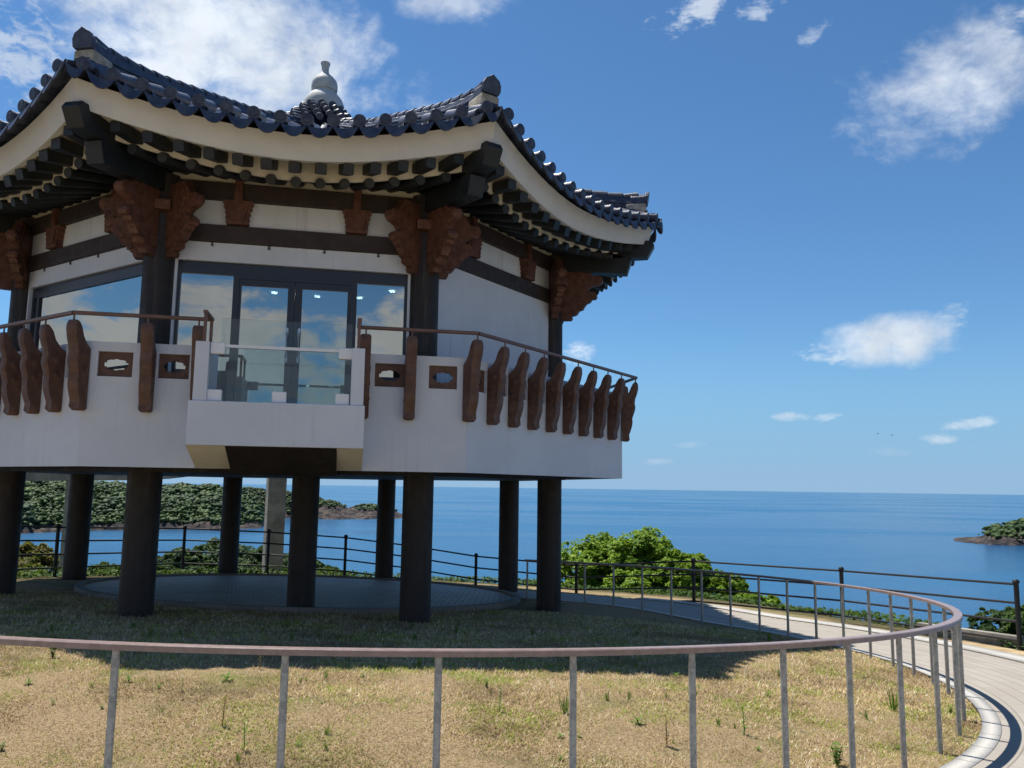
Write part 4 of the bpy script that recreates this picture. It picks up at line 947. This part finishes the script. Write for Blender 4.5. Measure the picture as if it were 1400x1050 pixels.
# ------------------------------------------------------------------ grass
def grass_material():
    m = bpy.data.materials.new('straw_grass_blades'); m.use_nodes = True; t = NT(m.node_tree); t.n.clear()
    gi = t.new('ShaderNodeNewGeometry').outputs['Random Per Island']; oc = t.new('ShaderNodeTexCoord').outputs['Object']
    a = t.mix(gi, (.70, .55, .32), (.34, .245, .13))
    a = t.mix(t.m('GREATER_THAN', gi, .86), a, (.80, .71, .52))
    g1 = t.ss(t.noise(oc, 1.3, 6, .7), .46, .64); g2 = t.m('GREATER_THAN', t.m('ADD', t.m('FRACT', t.m('MULTIPLY', gi, 37.0)), t.m('MULTIPLY', g1, .60)), .925)
    c = t.mix(g2, a, (.33, .39, .08))
    c = t.mix(t.m('MULTIPLY', t.ss(t.noise(oc, .7, 6, .7), .46, .66), .62), c, (.19, .125, .075))
    c = t.mix(t.m('MULTIPLY', t.ss(t.noise(oc, 5.0, 4, .6), .5, .68), .45), c, (.15, .105, .06))
    d = t.new('ShaderNodeBsdfDiffuse'); t.l.new(c, d.inputs[0]); tl = t.new('ShaderNodeBsdfTranslucent'); t.l.new(c, tl.inputs[0])
    mx = t.new('ShaderNodeMixShader'); mx.inputs[0].default_value = .3; t.l.new(d.outputs[0], mx.inputs[1]); t.l.new(tl.outputs[0], mx.inputs[2])
    t.l.new(mx.outputs[0], t.new('ShaderNodeOutputMaterial').inputs[0]); return m
M['grass'] = grass_material()
def blades(n, r0, r1, hmin, hmax, wmul=1.0, near=True, seed=3):
    r = np.random.RandomState(seed); d = r0*(r1/r0)**r.rand(n)                 # denser towards the path
    px = -80+r.rand(n)*1560; x = (px-700)/FPX*d*1.0; y = d
    inside = (np.hypot(x-XC, y-YC) < RR+.13) | ((y > 9) & (x < -3)); patm = np.hypot(x-PCX, y-PCY) > PR+.16
    k = inside & patm; x, y = x[k], y[k]; n = len(x); z = G(x, y)-.012
    a = r.rand(n)*6.28; h = (hmin+(hmax-hmin)*r.rand(n)**2)*np.clip(y/5, 1, 2.2)**.5; w_ = (.0022+.0026*r.rand(n))*wmul*np.clip(y/4.5, 1, 3)
    lean = r.rand(n)*.95+.65; b = r.rand(n)*6.28
    tx = np.cos(b)*h*np.sin(lean); ty = np.sin(b)*h*np.sin(lean); tz = h*np.cos(lean)
    sx_ = -np.sin(b)*w_; sy_ = np.cos(b)*w_
    V = np.stack([np.stack([x-sx_, y-sy_, z], -1), np.stack([x+sx_, y+sy_, z], -1), np.stack([x+tx, y+ty, z+tz+.008], -1)], 1).reshape(-1, 3)
    return V, np.arange(n*3).reshape(-1, 3)
V, F = blades(600000, 3.9, 14.5, .016, .048)
tag(link('dry_grass', fast('dry_grass', V, F, 'grass')), 'short dry straw coloured grass covering the lawn', 'grass', kind='stuff')

# ------------------------------------------------------------------ weeds
def weed_mesh(kind, seed, m):
    r = random.Random(seed); mb = MB()
    def leaf(base, az, ln, wd, rise, curl=.5):
        d = Vector((math.cos(az), math.sin(az), 0)); s = Vector((-d.y, d.x, 0)); b0 = Vector(base); pts = []
        for i in range(5):
            u = i/4; c = b0+d*ln*u*math.cos(rise)+Vector((0, 0, ln*(math.sin(rise)*u-curl*u*u*.6))); w_ = wd*math.sin(PI*(.12+.88*u))**.8*(1 if u < 1 else 0)
            pts += [c-s*w_, c+Vector((0, 0, -w_*.25)), c+s*w_]
        mb.add(pts, [(i*3+j, i*3+j+1, i*3+j+4, i*3+j+3) for i in range(4) for j in range(2)])
    if kind == 'rosette':
        for i in range(11): leaf((0, 0, .01+.004*i), i*2.4+r.random()*.3, .06+.035*r.random(), .011, .35+.05*i)
    elif kind == 'stalk':
        h = .20; mb.tube([(0, 0, -.02), (.004, 0, h*.5), (.012, .004, h)], [.0035, .003, .0015], 5)
        for i in range(16): leaf((.006*i/16, 0, .02+h*i/17), i*2.4, .045*(1-.5*i/16)+.012*r.random(), .006, .75)
    elif kind == 'bushy':
        for st in range(5):
            a = st*1.3; dx, dy = math.cos(a)*.03, math.sin(a)*.03; h = .08+.06*r.random(); mb.tube([(0, 0, -.01), (dx, dy, h)], [.003, .0015], 5)
            for i in range(8): leaf((dx*i/8, dy*i/8, .015+h*i/8), i*2.4+st, .035+.01*r.random(), .009, .5)
    else:                               # tuft of upright grass
        for i in range(22):
            a = r.random()*6.28; leaf((r.gauss(0, .012), r.gauss(0, .012), 0), a, .10+.09*r.random(), .0035, 1.25+.2*r.random(), .12)
    return mb.mesh('weed', m, False)
WM = {(k, j): weed_mesh(k, 5*j+i, 'weed') for i, k in enumerate(('rosette', 'stalk', 'bushy', 'tuft')) for j in range(3)}
WD = weed_mesh('stalk', 77, 'weed_dry')
def weed(px, py, kind, sc, label, j=0, cat='weed', me=None, group=None):
    p = gp(px, py); o = link('weed', me or WM[(kind, j % 3)], None, random.random()*6.28, (p[0], p[1], p[2]-.01)); o.scale = (sc*(.72 if kind == 'stalk' else .9),)*3
    return tag(o, label, cat, group)
weed(72, 899, 'bushy', 1.25, 'tall leafy weed rising behind the handrail at far left')
weed(310, 932, 'rosette', 1.15, 'broad green rosette weed right of the leftmost post')
weed(355, 917, 'stalk', 1.1, 'weed with a reddish stem just left of the second post', me=WD)
weed(248, 946, 'stalk', .8, 'thin upright weed midway between the two left posts')
weed(176, 932, 'rosette', .8, 'small green weed touching the leftmost post')
weed(387, 925, 'bushy', .9, 'leafy green weed at the left side of the second post')
weed(430, 910, 'stalk', .95, 'green stalk weed under the handrail right of the second post')
weed(39, 937, 'rosette', .8, 'small green rosette weed near the left edge')
weed(304, 992, 'bushy', 1.1, 'dark clumped weed low between the two left posts', me=WD)
weed(334, 1025, 'stalk', 1.3, 'upright green stalk weed at the bottom left')
weed(572, 912, 'tuft', .8, 'thin grassy weed under the rail left of the third post')
weed(683, 972, 'stalk', 1.3, 'green stalk weed between the third and fourth post', j=1)
weed(665, 940, 'bushy', .7, 'small leafy weed near the rail between third and fourth post')
weed(772, 975, 'tuft', 1.1, 'grass tuft just left of the fourth post', j=1)
weed(830, 958, 'tuft', .7, 'yellow green grass patch weed right of the fourth post', j=2)
weed(860, 957, 'tuft', .6, 'small yellow green tuft in the middle of the lawn')
weed(872, 990, 'rosette', 1.0, 'broad leaved weed left of the fifth post', j=1)
weed(924, 926, 'rosette', .8, 'bright rosette weed at the edge of the roof shadow')
weed(912, 1020, 'bushy', 1.2, 'red green weed at the bottom beside the fifth post', me=WD)
weed(1018, 1005, 'stalk', 1.6, 'tall stalk weed between fifth and sixth post', j=2)
weed(1050, 952, 'rosette', .8, 'small weed by the sixth post')
weed(1145, 1046, 'bushy', 1.4, 'large green clump weed at the bottom right', j=1)
weed(1222, 972, 'tuft', 1.5, 'tall grass tuft near the bend of the handrail', j=1)
weed(1185, 985, 'tuft', .8, 'short grass tuft left of the tall tuft')
weed(1300, 975, 'bushy', .8, 'small leafy weed at the lawn edge by the bend', j=2)
weed(1052, 878, 'tuft', 1.2, 'green tuft standing at the lawn edge in the roof shadow', j=2)
weed(246, 868, 'bushy', .9, 'green weed in the shade in front of the left front column', j=2)
weed(1065, 925, 'bushy', .7, 'dark weed right of the roof shadow tip')
rw = random.Random(5)
for i in range(46):
    px = rw.uniform(0, 1230); py = rw.uniform(905, 1045)
    weed(px, py, rw.choice(['rosette', 'bushy', 'tuft', 'rosette']), rw.uniform(.3, .6), 'tiny green weed scattered in the sunlit straw lawn', i, group='tiny weeds in the sunlit lawn')
for i in range(22):
    px = rw.uniform(30, 1000); py = rw.uniform(848, 878)
    weed(px, py, rw.choice(['bushy', 'rosette']), rw.uniform(.6, 1.1), 'dark little weed in the shaded part of the lawn', i, group='weeds in the shaded lawn')

# ------------------------------------------------------------------ birds
for px, py, lb in ((1200, 593, 'left one of two distant dark birds flying over the sea'), (1220, 595, 'right one of two distant dark birds flying over the sea')):
    p = ray(px, py)*300; b = thing('bird', tuple(p), lb, 'bird')
    MB().lathe([(.01, -.35), (.09, -.2), (.12, 0), (.08, .2), (.05, .3), (.01, .38)], n=10).build('body', 'black', b, True).rotation_euler = (R_(90), 0, R_(70))
    MB().add([(0, .1, .05), (0, -.1, .05), (.5, -.12, .25), (1.0, 0, .12), (.5, .1, .27), (-.5, -.12, .25), (-1.0, 0, .12), (-.5, .1, .27)], [(0, 1, 2, 4), (4, 2, 3), (1, 0, 7, 5), (5, 7, 6)]).build('wings', 'black', b)
